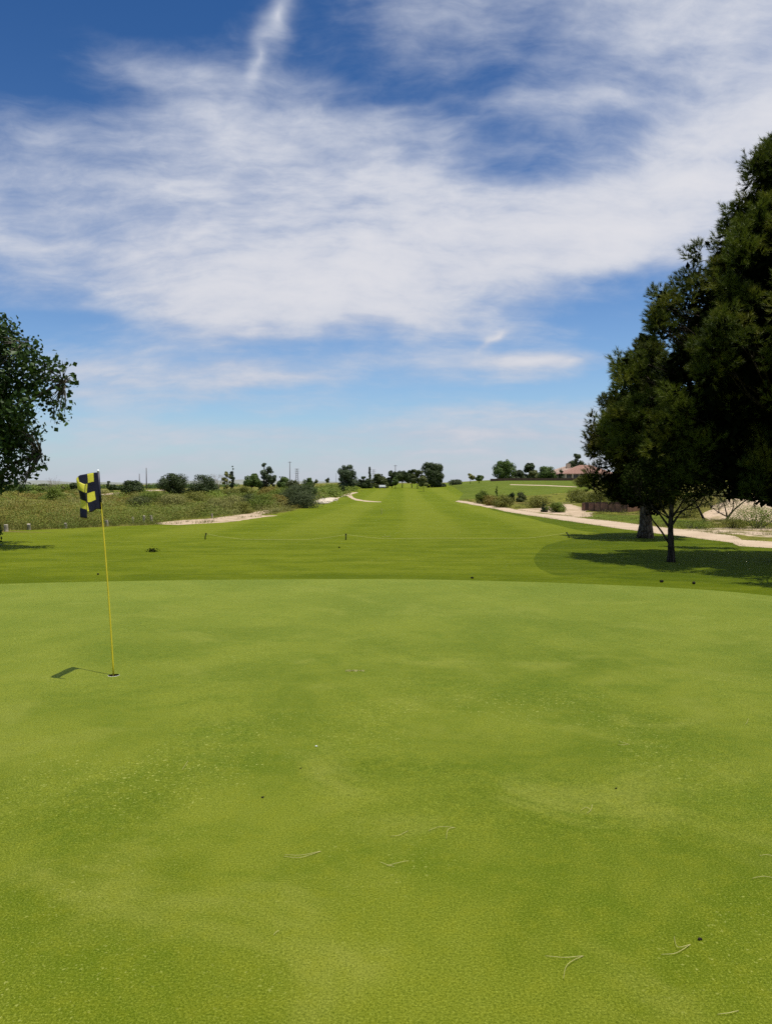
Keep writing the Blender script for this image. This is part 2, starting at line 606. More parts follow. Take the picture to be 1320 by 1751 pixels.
M = {}
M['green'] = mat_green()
M['fairway'] = mat_turf('fairway_turf', (0.100, 0.130, 0.0030), (0.156, 0.184, 0.0070), (0.225, 0.240, 0.0240), 0.80, 0.70)
M['rough'] = mat_turf('rough_turf', (0.060, 0.084, 0.0020), (0.106, 0.130, 0.0048), (0.165, 0.172, 0.0170), 0.0, 0.6, 0.8)
M['collar'] = mat_turf('collar_turf', (0.090, 0.120, 0.0026), (0.136, 0.164, 0.0060), (0.200, 0.214, 0.0200), 0.0, 0.6, 1.2)
M['hill_grass'] = mat_turf('hillside_turf', (0.082, 0.105, 0.012), (0.135, 0.155, 0.022), (0.200, 0.195, 0.055), 0.0, 0.6, 0.5)
M['desert'] = mat_desert('desert_scrub_soil', 0.06)
M['sandy'] = mat_desert('bare_sandy_soil', 0.17)
M['path'] = mat_path()
M['bark_pine'] = mat_bark('pine_bark', (0.085, 0.062, 0.045), (0.20, 0.16, 0.125))
M['bark_dark'] = mat_bark('dark_bark', (0.030, 0.024, 0.018), (0.070, 0.055, 0.042))
M['bark_grey'] = mat_bark('grey_bark', (0.09, 0.08, 0.065), (0.20, 0.18, 0.15))
M['needles'] = foliage('pine_needles', (0.018, 0.034, 0.005), (0.108, 0.138, 0.012), (0.150, 0.155, 0.016), 0.24, 0.55, 0.18)
M['needles_b'] = foliage('pine_needles_olive', (0.020, 0.032, 0.005), (0.108, 0.122, 0.012), (0.155, 0.138, 0.018), 0.24, 0.55, 0.18)
M['needles_blocker'] = foliage('dark_blocker_needles', (0.006, 0.009, 0.003), (0.014, 0.019, 0.005), None, 0.0, 0.95, 0.0)  # near-black colour for the light-blocking leaves added inside the crowns
M['cotton'] = foliage('cottonwood_leaves', (0.014, 0.034, 0.006), (0.052, 0.092, 0.016), None, 0.2, 0.5, 0.2)
M['leaf_dark'] = foliage('dark_leaves', (0.014, 0.022, 0.004), (0.042, 0.056, 0.008), None, 0.15, 0.9, 0.05)
M['far_pine'] = foliage('far_pine_needles', (0.015, 0.028, 0.006), (0.052, 0.076, 0.015), None, 0.10)
M['far_olive'] = foliage('far_olive_needles', (0.030, 0.042, 0.009), (0.085, 0.100, 0.020), None, 0.1)
M['far_leaf'] = foliage('far_tree_leaves', (0.032, 0.062, 0.009), (0.088, 0.138, 0.020), None, 0.22)
M['far_poplar'] = foliage('far_poplar_leaves', (0.030, 0.050, 0.022), (0.085, 0.115, 0.050), None, 0.2)
M['pale_leaf'] = foliage('pale_green_leaves', (0.085, 0.105, 0.028), (0.180, 0.195, 0.060), None, 0.3)
M['bush_green'] = foliage('bush_green_leaves', (0.066, 0.104, 0.008), (0.180, 0.230, 0.026), None, 0.2)
M['bush_olive'] = foliage('bush_olive_leaves', (0.082, 0.092, 0.010), (0.220, 0.222, 0.036), None, 0.2)
M['bush_grey'] = foliage('bush_grey_leaves', (0.120, 0.122, 0.024), (0.265, 0.260, 0.072), None, 0.15)
M['bush_brown'] = foliage('bush_brown_leaves', (0.115, 0.090, 0.011), (0.250, 0.205, 0.034), None, 0.15)
M['oleander'] = foliage('oleander_leaves', (0.022, 0.036, 0.010), (0.085, 0.108, 0.036), None, 0.12)
M['dry_twig'] = simple('dry_twigs', (0.24, 0.19, 0.14), 0.9)
M['weeds'] = foliage('weed_blades', (0.070, 0.090, 0.008), (0.200, 0.195, 0.040), None, 0.3)
M['lawn_blades'] = foliage('grass_blades', (0.055, 0.075, 0.005), (0.105, 0.128, 0.012), None, 0.3)
M['wood_post'] = simple('weathered_wood', (0.42, 0.37, 0.29), 0.9, 0.25, 9.0, 0.1, 0, 0.5)
M['yellow'] = simple('yellow_pole_paint', (0.62, 0.50, 0.012), 0.35, 0.05, 5, 0.5)
M['white'] = simple('white_plastic', (0.78, 0.78, 0.76), 0.4, 0.04, 5, 0.5)
M['black'] = simple('black_cone', (0.020, 0.015, 0.010), 0.8, 0.3, 60, 0.2)
M['stake'] = simple('dark_green_stake', (0.030, 0.045, 0.018), 0.7, 0.2, 12, 0.3)
M['rope'] = simple('yellow_rope', (0.42, 0.42, 0.12), 0.8, 0.1, 20, 0.2)
M['needle_dry'] = simple('dry_needle', (0.42, 0.38, 0.15), 0.6, 0.15, 30, 0.3)
M['pole_wood'] = simple('pole_wood', (0.085, 0.075, 0.07), 0.9)
M['steel'] = simple('galvanised_steel', (0.26, 0.27, 0.29), 0.6, 0.1, 3, 0.4, 0.3)
M['roof_red'] = simple('clay_tile_red', (0.285, 0.165, 0.125), 0.85, 0.12, 2.5, 0.2)
M['roof_tan'] = simple('clay_tile_tan', (0.36, 0.265, 0.21), 0.85, 0.12, 2.5, 0.2)
M['stucco'] = simple('stucco', (0.46, 0.36, 0.265), 0.9, 0.06, 2, 0.2)
M['glass'] = simple('window_glass', (0.03, 0.035, 0.04), 0.15, 0.1, 2, 0.5)
M['wall_brown'] = simple('brown_block_wall', (0.085, 0.055, 0.040), 0.9, 0.12, 2, 0.2, 0, 0.3)
M['panel_rust'] = simple('rust_brown_panel', (0.200, 0.105, 0.066), 0.75, 0.22, 3, 0.3, 0, 0.2)
M['post_rust'] = simple('dark_brown_post', (0.045, 0.024, 0.018), 0.75, 0.2, 4, 0.3)
M['stone'] = simple('pale_stone', (0.50, 0.43, 0.33), 0.95, 0.15, 4, 0.1, 0, 0.4)
M['hills'] = simple('hazy_hills', (0.19, 0.20, 0.18), 1.0, 0.06, 0.002, 0.0)  # distance haze put into the pale hill colour
M['soil'] = simple('cup_soil', (0.05, 0.035, 0.02), 1.0, 0.1, 20, 0.0)


def flag_material():
    m, T, b = material('checkered_nylon')
    uv = T.n.new('ShaderNodeUVMap')
    u, v = T.sep(uv.outputs[0])[:2]
    cu = T.m('FLOOR', u)
    cv = T.m('FLOOR', v)
    chk = T.m('MODULO', T.m('ADD', cu, cv), 2.0)
    sleeve = T.m('LESS_THAN', u, 0.0)
    chk = T.m('MULTIPLY', chk, T.m('SUBTRACT', 1.0, sleeve))
    fu = T.m('ABSOLUTE', T.m('SUBTRACT', T.m('FRACT', u), 0.5))
    fv = T.m('ABSOLUTE', T.m('SUBTRACT', T.m('FRACT', v), 0.5))
    seam = T.m('GREATER_THAN', T.m('MAXIMUM', fu, fv), 0.462)
    weave = T.noise(T.pos(), 900.0, 2, 0.5)
    yel = T.mix(weave, (0.70, 0.66, 0.045), (0.82, 0.78, 0.085))
    navy = T.mix(weave, (0.006, 0.007, 0.018), (0.013, 0.014, 0.034))
    c = T.mix(T.m('MULTIPLY', chk, T.m('SUBTRACT', 1.0, T.m('MULTIPLY', seam, 0.85))), navy, yel)
    T._set(b.inputs['Base Color'], c)
    b.inputs['Roughness'].default_value = 0.5
    b.inputs['Specular IOR Level'].default_value = 0.35
    tr = T.n.new('ShaderNodeBsdfTranslucent')
    T._set(tr.inputs['Color'], c)
    ms = T.n.new('ShaderNodeMixShader')
    ms.inputs[0].default_value = 0.3
    T.l.new(b.outputs[0], ms.inputs[1])
    T.l.new(tr.outputs[0], ms.inputs[2])
    T.l.new(ms.outputs[0], T.n['Material Output'].inputs['Surface'])
    T._set(b.inputs['Normal'], T.bump(T.noise(T.pos(), 40.0, 3, 0.5), 0.25, 0.01))
    return m


M['flag'] = flag_material()
M['navy'] = simple('navy_nylon', (0.010, 0.011, 0.026), 0.5, 0.2, 60)

# ------------------------------------------------------------------ ground, cut into its surfaces along shared edges
CUP = Vector((*ground_at(195, 1155), 0))
rngG = np.random.default_rng(5)


def smooth_line(pts, step=0.0, wob=0.0, seed=0, closed=False):
    """Catmull-Rom through points, with a little wobble so no edge is ruler-drawn"""
    r = np.random.default_rng(seed)
    P = [np.array(p, float) for p in pts]
    n = len(P)
    out = []
    rngi = range(n if closed else n - 1)
    for i in rngi:
        if closed:
            p0, p1, p2, p3 = P[(i - 1) % n], P[i], P[(i + 1) % n], P[(i + 2) % n]
        else:
            p0, p1, p2, p3 = P[max(i - 1, 0)], P[i], P[i + 1], P[min(i + 2, n - 1)]
        k = max(2, int(np.linalg.norm(p2 - p1) / step)) if step else 4
        k = min(k, 24)
        for t in np.linspace(0, 1, k, endpoint=False):
            q = 0.5 * ((2 * p1) + (-p0 + p2) * t + (2 * p0 - 5 * p1 + 4 * p2 - p3) * t * t + (-p0 + 3 * p1 - 3 * p2 + p3) * t ** 3)
            d = math.hypot(*q)
            out.append(q + r.normal(size=2) * wob * min(1.0, d / 40))
    if not closed:
        out.append(P[-1])
    return [tuple(q) for q in out]


def gp(lst):
    return [ground_at(*p) for p in lst]


green_back = gp([(0, 998.5), (100, 996), (250, 993), (450, 991), (700, 990.5), (900, 995), (1050, 1000.5), (1180, 1007), (1320, 1019)])
green_poly = smooth_line(green_back + [(9.0, 10.6), (11.5, 6.5), (12.0, 0.0), (8.0, -6.5), (0, -8.5), (-8, -7), (-14.5, -1), (-16.5, 6), (-14.5, 11.5), (-11, 14.2)], 0.35, 0.0, 1, True)
gq_ = np.array(green_poly)
gc_ = gq_.mean(axis=0)
t_ = np.roll(gq_, -1, 0) - np.roll(gq_, 1, 0)
n_ = np.column_stack([t_[:, 1], -t_[:, 0]])
n_ /= np.linalg.norm(n_, axis=1, keepdims=True)
n_ *= np.sign((n_ * (gq_ - gc_)).sum(axis=1))[:, None]
n_out = n_.copy()
collar_poly = [tuple(q) for q in gq_ + n_ * 1.1]
path_low = gp([(778, 857.6), (800, 861.5), (850, 871), (900, 880.5), (960, 889.5), (1040, 901), (1100, 909), (1180, 919), (1250, 928), (1320, 937)]) + [(19.5, 20.5), (30, 13)]
path_up = gp([(783, 855.3), (830, 863), (880, 871), (950, 880.5), (1040, 890.5), (1100, 897.5), (1150, 903.5), (1200, 909), (1255, 916.5), (1320, 926)]) + [(21.0, 23.0), (32, 15.5)]
path_poly = smooth_line(path_low, 0.8, 0.05, 2) + smooth_line(path_up, 0.8, 0.05, 3)[::-1]
pathb_poly = smooth_line(gp([(652, 858.6), (627, 857.8), (607, 855), (597.5, 850.5), (590.5, 848.2), (577, 852.6), (567, 855.5)]), 1.0, 0.05, 4) + \
    smooth_line(gp([(566, 854.2), (577, 850.8), (588, 846.4), (596, 843.6), (610, 841.4)]), 1.0, 0.05, 5) + \
    smooth_line(gp([(612, 842.6), (603, 844.6), (601.5, 847.5), (609, 852.6), (628, 856), (652, 857.8)]), 1.0, 0.05, 6)
sand_poly = smooth_line(gp([(268, 894), (330, 888.5), (385, 884), (428, 877.5), (450, 872.5), (471, 870.5), (468, 874), (445, 881), (475, 881.5), (425, 888), (390, 892.5), (330, 896), (290, 897)]), 0.7, 0.12, 7, True)
apron_poly = smooth_line(gp([(1168, 905.2), (1200, 903.8), (1260, 902), (1320, 900.5)]) + [(22.5, 31.0), (24, 26.5), (20.5, 24.5)] + gp([(1320, 919), (1270, 914.5), (1215, 910.5)]), 0.6, 0.1, 8, True)
bank_poly = smooth_line(gp([(1192, 886), (1205, 872), (1232, 860), (1262, 848), (1290, 843), (1318, 840)]) + [(30, 47), (34, 38), (28, 34)] + gp([(1320, 893), (1260, 889)]), 0.7, 0.2, 13, True)
sandb_poly = smooth_line(gp([(885, 872), (930, 867), (965, 862), (990, 866), (1000, 874), (1012, 879), (990, 884), (940, 878.5)]), 0.8, 0.25, 14, True)
verge_poly = smooth_line(gp([(1004, 885.5), (1030, 879), (1100, 880), (1150, 886), (1205, 896), (1186, 903.5), (1100, 896), (1045, 889.8)]), 0.6, 0.15, 15, True)
road_poly = gp([(165, 848), (215, 843.8), (250, 840.6), (284, 838.4), (284, 837.0), (250, 838.4), (215, 841.4), (165, 845.2)])
hillpath_poly = gp([(872, 829.2), (930, 830.6), (986, 833.2), (986, 832.0), (930, 829.4), (872, 828.2)])
rough_poly = smooth_line(gp([(1330, 1008), (1150, 999), (1040, 995), (965, 988), (925, 974), (914, 958), (920, 942), (945, 929), (985, 920), (1030, 913), (985, 906), (930, 893), (880, 881), (840, 871.5)]), 0.7, 0.03, 9) + \
    smooth_line(gp([(835, 868.4), (900, 880.8), (960, 889.8), (1040, 901.3), (1100, 909.3), (1180, 919.3), (1250, 928.3), (1320, 937.3)]) + [(19.4, 20.4), (29.5, 12.6)], 0.8, 0.0, 10) + [(26, 6), (13, 9)]
left_edge = smooth_line([(-70, 36)] + gp([(-60, 909), (0, 907), (100, 904.5), (200, 900), (270, 897), (300, 897.2), (380, 893.5), (425, 888.5), (475, 878), (530, 866.5), (548, 861), (567, 855.6), (577, 852.7), (589, 847.4)]), 0.8, 0.10, 11)
far_left = [at(606, 0, 150).to_2d(), at(600, 0, 190).to_2d(), at(585, 0, 300).to_2d()]
hill_edge = smooth_line(gp([(1015, 838), (960, 843), (900, 847.5), (850, 850.5), (805, 853), (784, 855.2)]), 2.0, 0.3, 12)
fair_poly = left_edge + [tuple(p) for p in far_left] + [tuple(at(760, 0, 330).to_2d()), tuple(at(1015, 0, 330).to_2d())] + hill_edge + \
    smooth_line(path_up, 0.8, 0.05, 3) + [(60, 8), (60, -60), (-70, -60)]
hill_poly = [tuple(at(795, 0, 120).to_2d()), tuple(at(770, 0, 200).to_2d()), tuple(at(760, 0, 329).to_2d()), tuple(at(1014, 0, 329).to_2d())] + hill_edge
ring = [(CUP.x + 0.054 * math.cos(a), CUP.y + 0.054 * math.sin(a)) for a in np.linspace(0, 2 * math.pi, 28, endpoint=False)]

# interior points: rings about the viewer, finer in view
pts = []
rr = 1.2
while rr < 5200:
    for a in np.concatenate([np.arange(-34, 34.1, 1.0), np.arange(40, 321, 8.0)]):
        q = (rr * math.sin(R(a)), rr * math.cos(R(a)))
        if math.hypot(q[0] - CUP.x, q[1] - CUP.y) > 0.12:
            pts.append(q)
    rr *= 1.055
verts2, edges2 = [], []


def add_poly(poly, closed=True):
    b = len(verts2)
    verts2.extend(poly)
    n = len(poly)
    for i in range(n if closed else n - 1):
        edges2.append((b + i, b + (i + 1) % n))


polys = [('cup', ring), ('green', green_poly), ('collar', collar_poly), ('sand', sand_poly), ('apron', apron_poly), ('bank', bank_poly), ('sandb', sandb_poly), ('verge', verge_poly), ('road', road_poly), ('hillpath', hillpath_poly), ('path', path_poly), ('pathb', pathb_poly), ('rough', rough_poly), ('hill', hill_poly), ('fair', fair_poly)]
for _, p in polys:
    add_poly(p)
outer = [(5600 * math.sin(a), 5600 * math.cos(a)) for a in np.linspace(0, 2 * math.pi, 48, endpoint=False)]
add_poly(outer)
for r_ in (0.10, 0.2):
    verts2.extend([(CUP.x + r_ * math.cos(a), CUP.y + r_ * math.sin(a)) for a in np.linspace(0, 2 * math.pi, 20, endpoint=False)])
verts2.extend(pts)
cv, ce, cf, *_ = delaunay_2d_cdt([Vector(p) for p in verts2], edges2, [], 0, 1e-5)
V2 = np.array([tuple(p) for p in cv])
F2 = np.array([f for f in cf if len(f) == 3])
cen = V2[F2].mean(axis=1)


def inside(poly, P):
    x, y = P[:, 0], P[:, 1]
    res = np.zeros(len(P), bool)
    q = np.array(poly)
    x1, y1 = q[:, 0], q[:, 1]
    x2, y2 = np.roll(x1, -1), np.roll(y1, -1)
    for a, b, c, d in zip(x1, y1, x2, y2):
        if b == d:
            continue
        k = ((b > y) != (d > y)) & (x < (c - a) * (y - b) / (d - b) + a)
        res ^= k
    return res


zone = np.full(len(F2), 'desert', dtype='U8')
for nm, p in reversed(polys):
    zone[inside(p, cen)] = nm
V3 = np.column_stack([V2, H(V2[:, 0], V2[:, 1])])
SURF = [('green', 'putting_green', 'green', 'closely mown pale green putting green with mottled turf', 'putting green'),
        ('collar', 'collar_ground', 'collar', 'darker collar of turf ringing the putting green', 'collar'),
        ('fair', 'fairway_ground', 'fairway', 'striped mown fairway running away behind the putting green', 'fairway'),
        ('rough', 'rough_ground', 'rough', 'darker rough grass under the pines beside the cart path', 'rough'),
        ('hill', 'hillside_ground', 'hill_grass', 'dry green hillside fairway rising to the houses', 'hillside'),
        ('path', 'cart_path', 'path', 'pale cart path curving along the right of the fairway', 'path'),
        ('pathb', 'footpath', 'path', 'pale path bending round the far grassy mound', 'path'),
        ('sand', 'sand_ground', 'sandy_bare', 'bare strip of pale sand at the left edge of the fairway', 'sand'),
        ('apron', 'sandy_ground', 'sandy', 'bare sandy apron beside the cart path below the bank', 'sand'),
        ('verge', 'verge_ground', 'hill_grass', 'green grassy verge between the cart path and the brown enclosure', 'grass'),
        ('road', 'dirt_road', 'path', 'pale dirt road crossing the far plain at left', 'road'),
        ('hillpath', 'hill_path', 'path', 'thin pale path along the hillside below the houses', 'path'),
        ('bank', 'sand_bank_ground', 'sandy_bare', 'pale sandy bank rising at the right edge', 'sand'),
        ('sandb', 'sand_ground', 'sandy_bare', 'bare pale sand beside the brown enclosure', 'sand'),
        ('desert', 'ground', 'desert', 'olive desert ground with patches of pale sand', 'ground')]


def mat_sand():
    m, T, b = material('pale_sand')
    p = T.pos()
    n = T.noise(p, 0.9, 6, 0.65, 0.4)
    n3 = T.noise(p, 12.0, 5, 0.65)
    c = T.mix(T.ss(n3, 0.3, 0.7), (0.345, 0.255, 0.170), (0.465, 0.360, 0.255))
    c = T.mix(T.m('MULTIPLY', T.ss(n, 0.48, 0.66), 0.75), c, (0.17, 0.14, 0.055))
    T._set(b.inputs['Base Color'], c)
    b.inputs['Roughness'].default_value = 0.95
    b.inputs['Specular IOR Level'].default_value = 0.08
    T._set(b.inputs['Normal'], T.bump(n3, 0.6, 0.04))
    return m


M['sandy_bare'] = mat_sand()
for z, nm, mk, lab, cat in SURF:
    F = F2[zone == z]
    if not len(F):
        continue
    u, inv = np.unique(F, return_inverse=True)
    F = inv.reshape(-1, 3)
    P3 = V3[u]
    a, b_, c_ = P3[F[:, 0]], P3[F[:, 1]], P3[F[:, 2]]
    flip = np.cross(b_ - a, c_ - a)[:, 2] < 0
    F[flip] = F[flip][:, ::-1]
    o = Geo().add(P3, F).build(nm, M[mk], smooth=True)
    tag(o, lab, cat, kind='structure')

# far hills on the horizon
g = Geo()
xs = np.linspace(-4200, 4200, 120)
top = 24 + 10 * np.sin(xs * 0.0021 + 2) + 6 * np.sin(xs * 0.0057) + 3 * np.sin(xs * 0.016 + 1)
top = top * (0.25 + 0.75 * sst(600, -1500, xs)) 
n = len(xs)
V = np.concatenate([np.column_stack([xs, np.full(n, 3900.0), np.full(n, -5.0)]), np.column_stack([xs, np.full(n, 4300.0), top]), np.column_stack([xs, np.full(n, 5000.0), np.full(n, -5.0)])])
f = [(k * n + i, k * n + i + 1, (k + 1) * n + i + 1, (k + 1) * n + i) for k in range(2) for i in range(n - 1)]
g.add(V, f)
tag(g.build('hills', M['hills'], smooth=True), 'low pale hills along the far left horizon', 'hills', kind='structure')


# ------------------------------------------------------------------ leaf prototypes
def needle_shoot(rng, n, L, nl, w):
    """a bottle-brush of needles round a short stem along +Z"""
    t = rng.random(n) ** 0.8
    base = np.column_stack([np.zeros(n), np.zeros(n), t * L])
    an = rng.random(n) * 2 * np.pi
    tilt = np.radians(28 + 48 * rng.random(n)) * (1 - 0.5 * t)
    d = np.column_stack([np.cos(an) * np.sin(tilt), np.sin(an) * np.sin(tilt), np.cos(tilt)])
    side = unit(np.cross(d, rng.normal(size=(n, 3))))
    ln = nl * (0.75 + 0.5 * rng.random(n))
    tip = base + d * ln[:, None]
    a = base - side * w / 2
    b = base + side * w / 2
    V = np.stack([a, b, tip], 1)
    return V.reshape(-1, 3), np.arange(3 * n).reshape(-1, 3)


def leaf_kites(rng, pos, nrm, size, aspect=0.8):
    """small folded leaves: two triangles each"""
    n = len(pos)
    nrm = unit(nrm)
    u = unit(np.cross(nrm, rng.normal(size=(n, 3))))
    v = np.cross(nrm, u)
    s = (size * (0.7 + 0.6 * rng.random(n)))[:, None]
    a = pos - u * s * 0.5
    c = pos + u * s * 0.5
    b = pos + v * s * 0.5 * aspect + nrm * s * 0.12
    d = pos - v * s * 0.5 * aspect + nrm * s * 0.12
    V = np.stack([a, b, c, d], 1).reshape(-1, 3)
    k = np.arange(n)[:, None] * 4
    F = np.concatenate([k + [0, 1, 2], k + [0, 2, 3]])
    return V, F


def frames(d, rng):
    d = unit(d)
    u = unit(np.cross(d, rng.normal(size=d.shape)))
    w = np.cross(d, u)
    return np.stack([u, w, d], -1)           # columns: local x, y, z


def place_protos(geo, rng, protos, pos, dirs, scale, tint):
    fr = frames(dirs, rng)
    which = rng.integers(0, len(protos), len(pos))
    for k, (pv, pf) in enumerate(protos):
        s = which == k
        if not s.any():
            continue
        V = np.einsum('nij,kj->nki', fr[s], pv) * scale[s][:, None, None] + pos[s][:, None, :]
        m = len(pv)
        F = (np.arange(s.sum())[:, None, None] * m + pf[None]).reshape(-1, 3)
        geo.add(V.reshape(-1, 3), F, np.repeat(tint[s], m))


def bent(p0, p1, sag, k=6, rng=None, wig=0.0):
    t = np.linspace(0, 1, k)[:, None]
    p0, p1 = np.asarray(p0, float), np.asarray(p1, float)
    q = p0 + (p1 - p0) * t
    q[:, 2] += sag * 4 * (t * (1 - t))[:, 0]
    if wig:
        q[1:-1] += rng.normal(size=(k - 2, 3)) * wig
    return q


def big_trunk(rng, base, top, r0, r1, n=14, flare=1.5, lean=0.0):
    k = 16
    t = np.linspace(0, 1, k)
    base, top = np.asarray(base, float), np.asarray(top, float)
    P = base + (top - base) * t[:, None]
    P[:, 0] += lean * np.sin(t * 3.0) * 0.4
    rad = r0 + (r1 - r0) * t
    rad = rad * (1 + (flare - 1) * np.exp(-t * 26))
    P[0, 2] -= 0.12
    g = Geo()
    g.tube(P, rad, n, True, 0.16, rng)
    return g


# ------------------------------------------------------------------ near pines
def pine(name, label, base, profile, height, trunk_r, n_clump, seed, mat, bark, skew=None, shoots=16, needles=24, clump_r=0.42, crown_lo=0.0, nl=0.105, nw=0.0085):
    """profile: (z, radius) pairs of the crown; branches carry upturned tufts of needles"""
    rng = np.random.default_rng(seed)
    e = empty(name, base)
    zs = np.array([p[0] for p in profile])
    rs = np.array([p[1] for p in profile])
    top = np.array([0.0, 0.0, height])
    big_trunk(rng, (0, 0, 0), top * 0.985, trunk_r, 0.03).build('trunk', bark, e, smooth=True)
    fz = np.linspace(zs.min(), zs.max(), 400)
    fr = np.interp(fz, zs, rs)
    cdf = np.cumsum(fr ** 1.15 + 0.10)
    cdf /= cdf[-1]
    per = 9
    nb = n_clump // per
    n_clump = nb * per
    zb = np.interp((np.arange(nb) + rng.random(nb)) / nb, cdf, fz)
    ab = (np.arange(nb) * 2.39996 + rng.normal(size=nb) * 0.35) % (2 * np.pi)
    prof = np.interp(zb, zs, rs)
    prof = prof * (0.76 + 0.32 * np.abs(np.sin(zb * 2.3 + ab * 0.5 + seed)))
    frac = np.where(rng.random(nb) < 0.74, 0.97 + 0.13 * np.clip(rng.normal(size=nb), -2, 1.1), 0.35 + 0.4 * rng.random(nb))
    rb = np.maximum(prof * frac - np.minimum(0.62, prof * 0.5), 0.0)
    if skew is not None:
        rb = rb * skew(ab, zb)
    bsz = np.clip(prof / 2.2, 0.45, 1.0) * (0.75 + 0.5 * rng.random(nb))
    Bc = np.column_stack([np.cos(ab) * rb, np.sin(ab) * rb, zb])
    bi = np.repeat(np.arange(nb), per)
    C = Bc[bi] + np.clip(rng.normal(size=(n_clump, 3)), -1.7, 1.7) * np.array([0.25, 0.25, 0.29]) * bsz[bi][:, None]
    z = C[:, 2]
    r = np.hypot(C[:, 0], C[:, 1])
    btint = np.clip(0.50 + 0.36 * rng.normal(size=nb), 0, 1)
    # branches
    gb = Geo()
    order = rng.permutation(n_clump)
    for i in order[: int(n_clump * 0.25)]:
        p1 = C[i]
        z0 = max(crown_lo, p1[2] - 0.30 * r[i] - 0.1)
        tr = np.array([0, 0, z0])
        rad = 0.012 + 0.011 * r[i]
        q = bent(tr, p1, -0.10 * r[i], 7, rng, 0.035)
        gb.tube(q, np.linspace(rad, 0.008, 7), 5, False)
        if r[i] > 0.8:
            j = rng.integers(3, 6)
            off = p1 + rng.normal(size=3) * (0.35, 0.35, 0.15)
            gb.tube(bent(q[j], off, 0.02, 4, rng, 0.02), np.linspace(rad * 0.5, 0.005, 4), 4, False)
    gb.build('branches', M['bark_dark'], e)['kind'] = 'stuff'
    # needles
    g = Geo()
    protos = [needle_shoot(rng, needles, 0.13, nl, nw) for _ in range(5)]
    N = n_clump * shoots
    ci = np.repeat(np.arange(n_clump), shoots)
    out = C.copy()
    out[:, 2] = 0
    out = unit(out)
    csz = (0.75 + 0.5 * rng.random(n_clump)) * clump_r
    d0 = unit(rng.normal(size=(N, 3)) + out[ci] * 0.5 + np.array([0, 0, 0.45]))
    pos = C[ci] + d0 * (csz[ci] * (0.25 + 0.55 * rng.random(N)))[:, None] * np.array([1, 1, 0.85])
    d = d0 * 0.9 + np.array([0, 0, 0.55]) + out[ci] * 0.2 + rng.normal(size=(N, 3)) * 0.22
    tint = np.clip(btint[bi] + 0.15 * rng.normal(size=n_clump), 0, 1)[ci]
    place_protos(g, rng, protos, pos, d, 0.8 + 0.45 * rng.random(N), tint)
    # near-black coarse leaves added inside tufts and crown to block light and deepen shadow
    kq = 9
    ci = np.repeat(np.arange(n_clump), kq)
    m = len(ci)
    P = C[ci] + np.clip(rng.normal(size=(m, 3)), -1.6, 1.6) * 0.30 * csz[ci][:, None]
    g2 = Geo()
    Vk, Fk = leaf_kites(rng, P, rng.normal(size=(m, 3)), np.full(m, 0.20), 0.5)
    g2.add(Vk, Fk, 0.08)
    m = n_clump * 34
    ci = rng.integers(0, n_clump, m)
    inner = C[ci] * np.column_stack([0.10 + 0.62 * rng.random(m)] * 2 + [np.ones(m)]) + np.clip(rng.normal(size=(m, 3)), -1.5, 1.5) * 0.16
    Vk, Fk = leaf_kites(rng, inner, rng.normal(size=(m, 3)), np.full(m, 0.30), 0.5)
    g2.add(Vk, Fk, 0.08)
    g2.build('inner_blockers', M['needles_blocker'], e)
    g.build('crown', mat, e)
    tag(e, label, 'tree')
    return e


bx, by = ground_at(1340, 962)
PROF_BIG = [(1.95, 1.7), (2.4, 3.2), (3.2, 4.1), (4.0, 4.35), (4.9, 4.35), (5.4, 4.1), (6.0, 3.35), (6.7, 2.85), (7.4, 2.5), (8.2, 2.25), (9.0, 1.95), (9.6, 1.45), (10.2, 0.95), (10.8, 0.4)]


def skew_big(a, z):
    # lower boughs reach further towards the open lawn
    toward = np.clip(np.cos(a - math.radians(235)), 0, 1)
    low = np.clip((6.0 - z) / 4.0, 0, 1)
    k = 1 + 0.12 * toward * low
    right = np.clip(np.cos(a - math.radians(-20)), 0, 1) * np.clip((3.4 - z) / 1.5, 0, 1)
    return k * (1 - 0.35 * right)


pine('pine_tree', 'tall dark pine at the right edge, its crown running out of frame', (bx, by, hz(bx, by)), PROF_BIG, 11.2, 0.20, 1330, 11, M['needles'], M['bark_dark'], skew_big, 24, 24, 0.34, 1.7, 0.115, 0.0105)
sx_, sy_ = ground_at(1103, 920)
PROF_2 = [(1.35, 0.9), (1.6, 1.7), (2.2, 2.15), (3.0, 2.3), (3.8, 2.5), (4.4, 2.1), (5.0, 1.5), (5.8, 1.1), (6.4, 0.9), (7.0, 0.5), (7.4, 0.1)]
pine('pine_tree', 'olive green pine with thick pale brown trunk standing beside the cart path', (sx_, sy_, hz(sx_, sy_)), PROF_2, 7.4, 0.23, 560, 23, M['needles_b'], M['bark_pine'], None, 22, 24, 0.37, 1.2, 0.12, 0.0125)


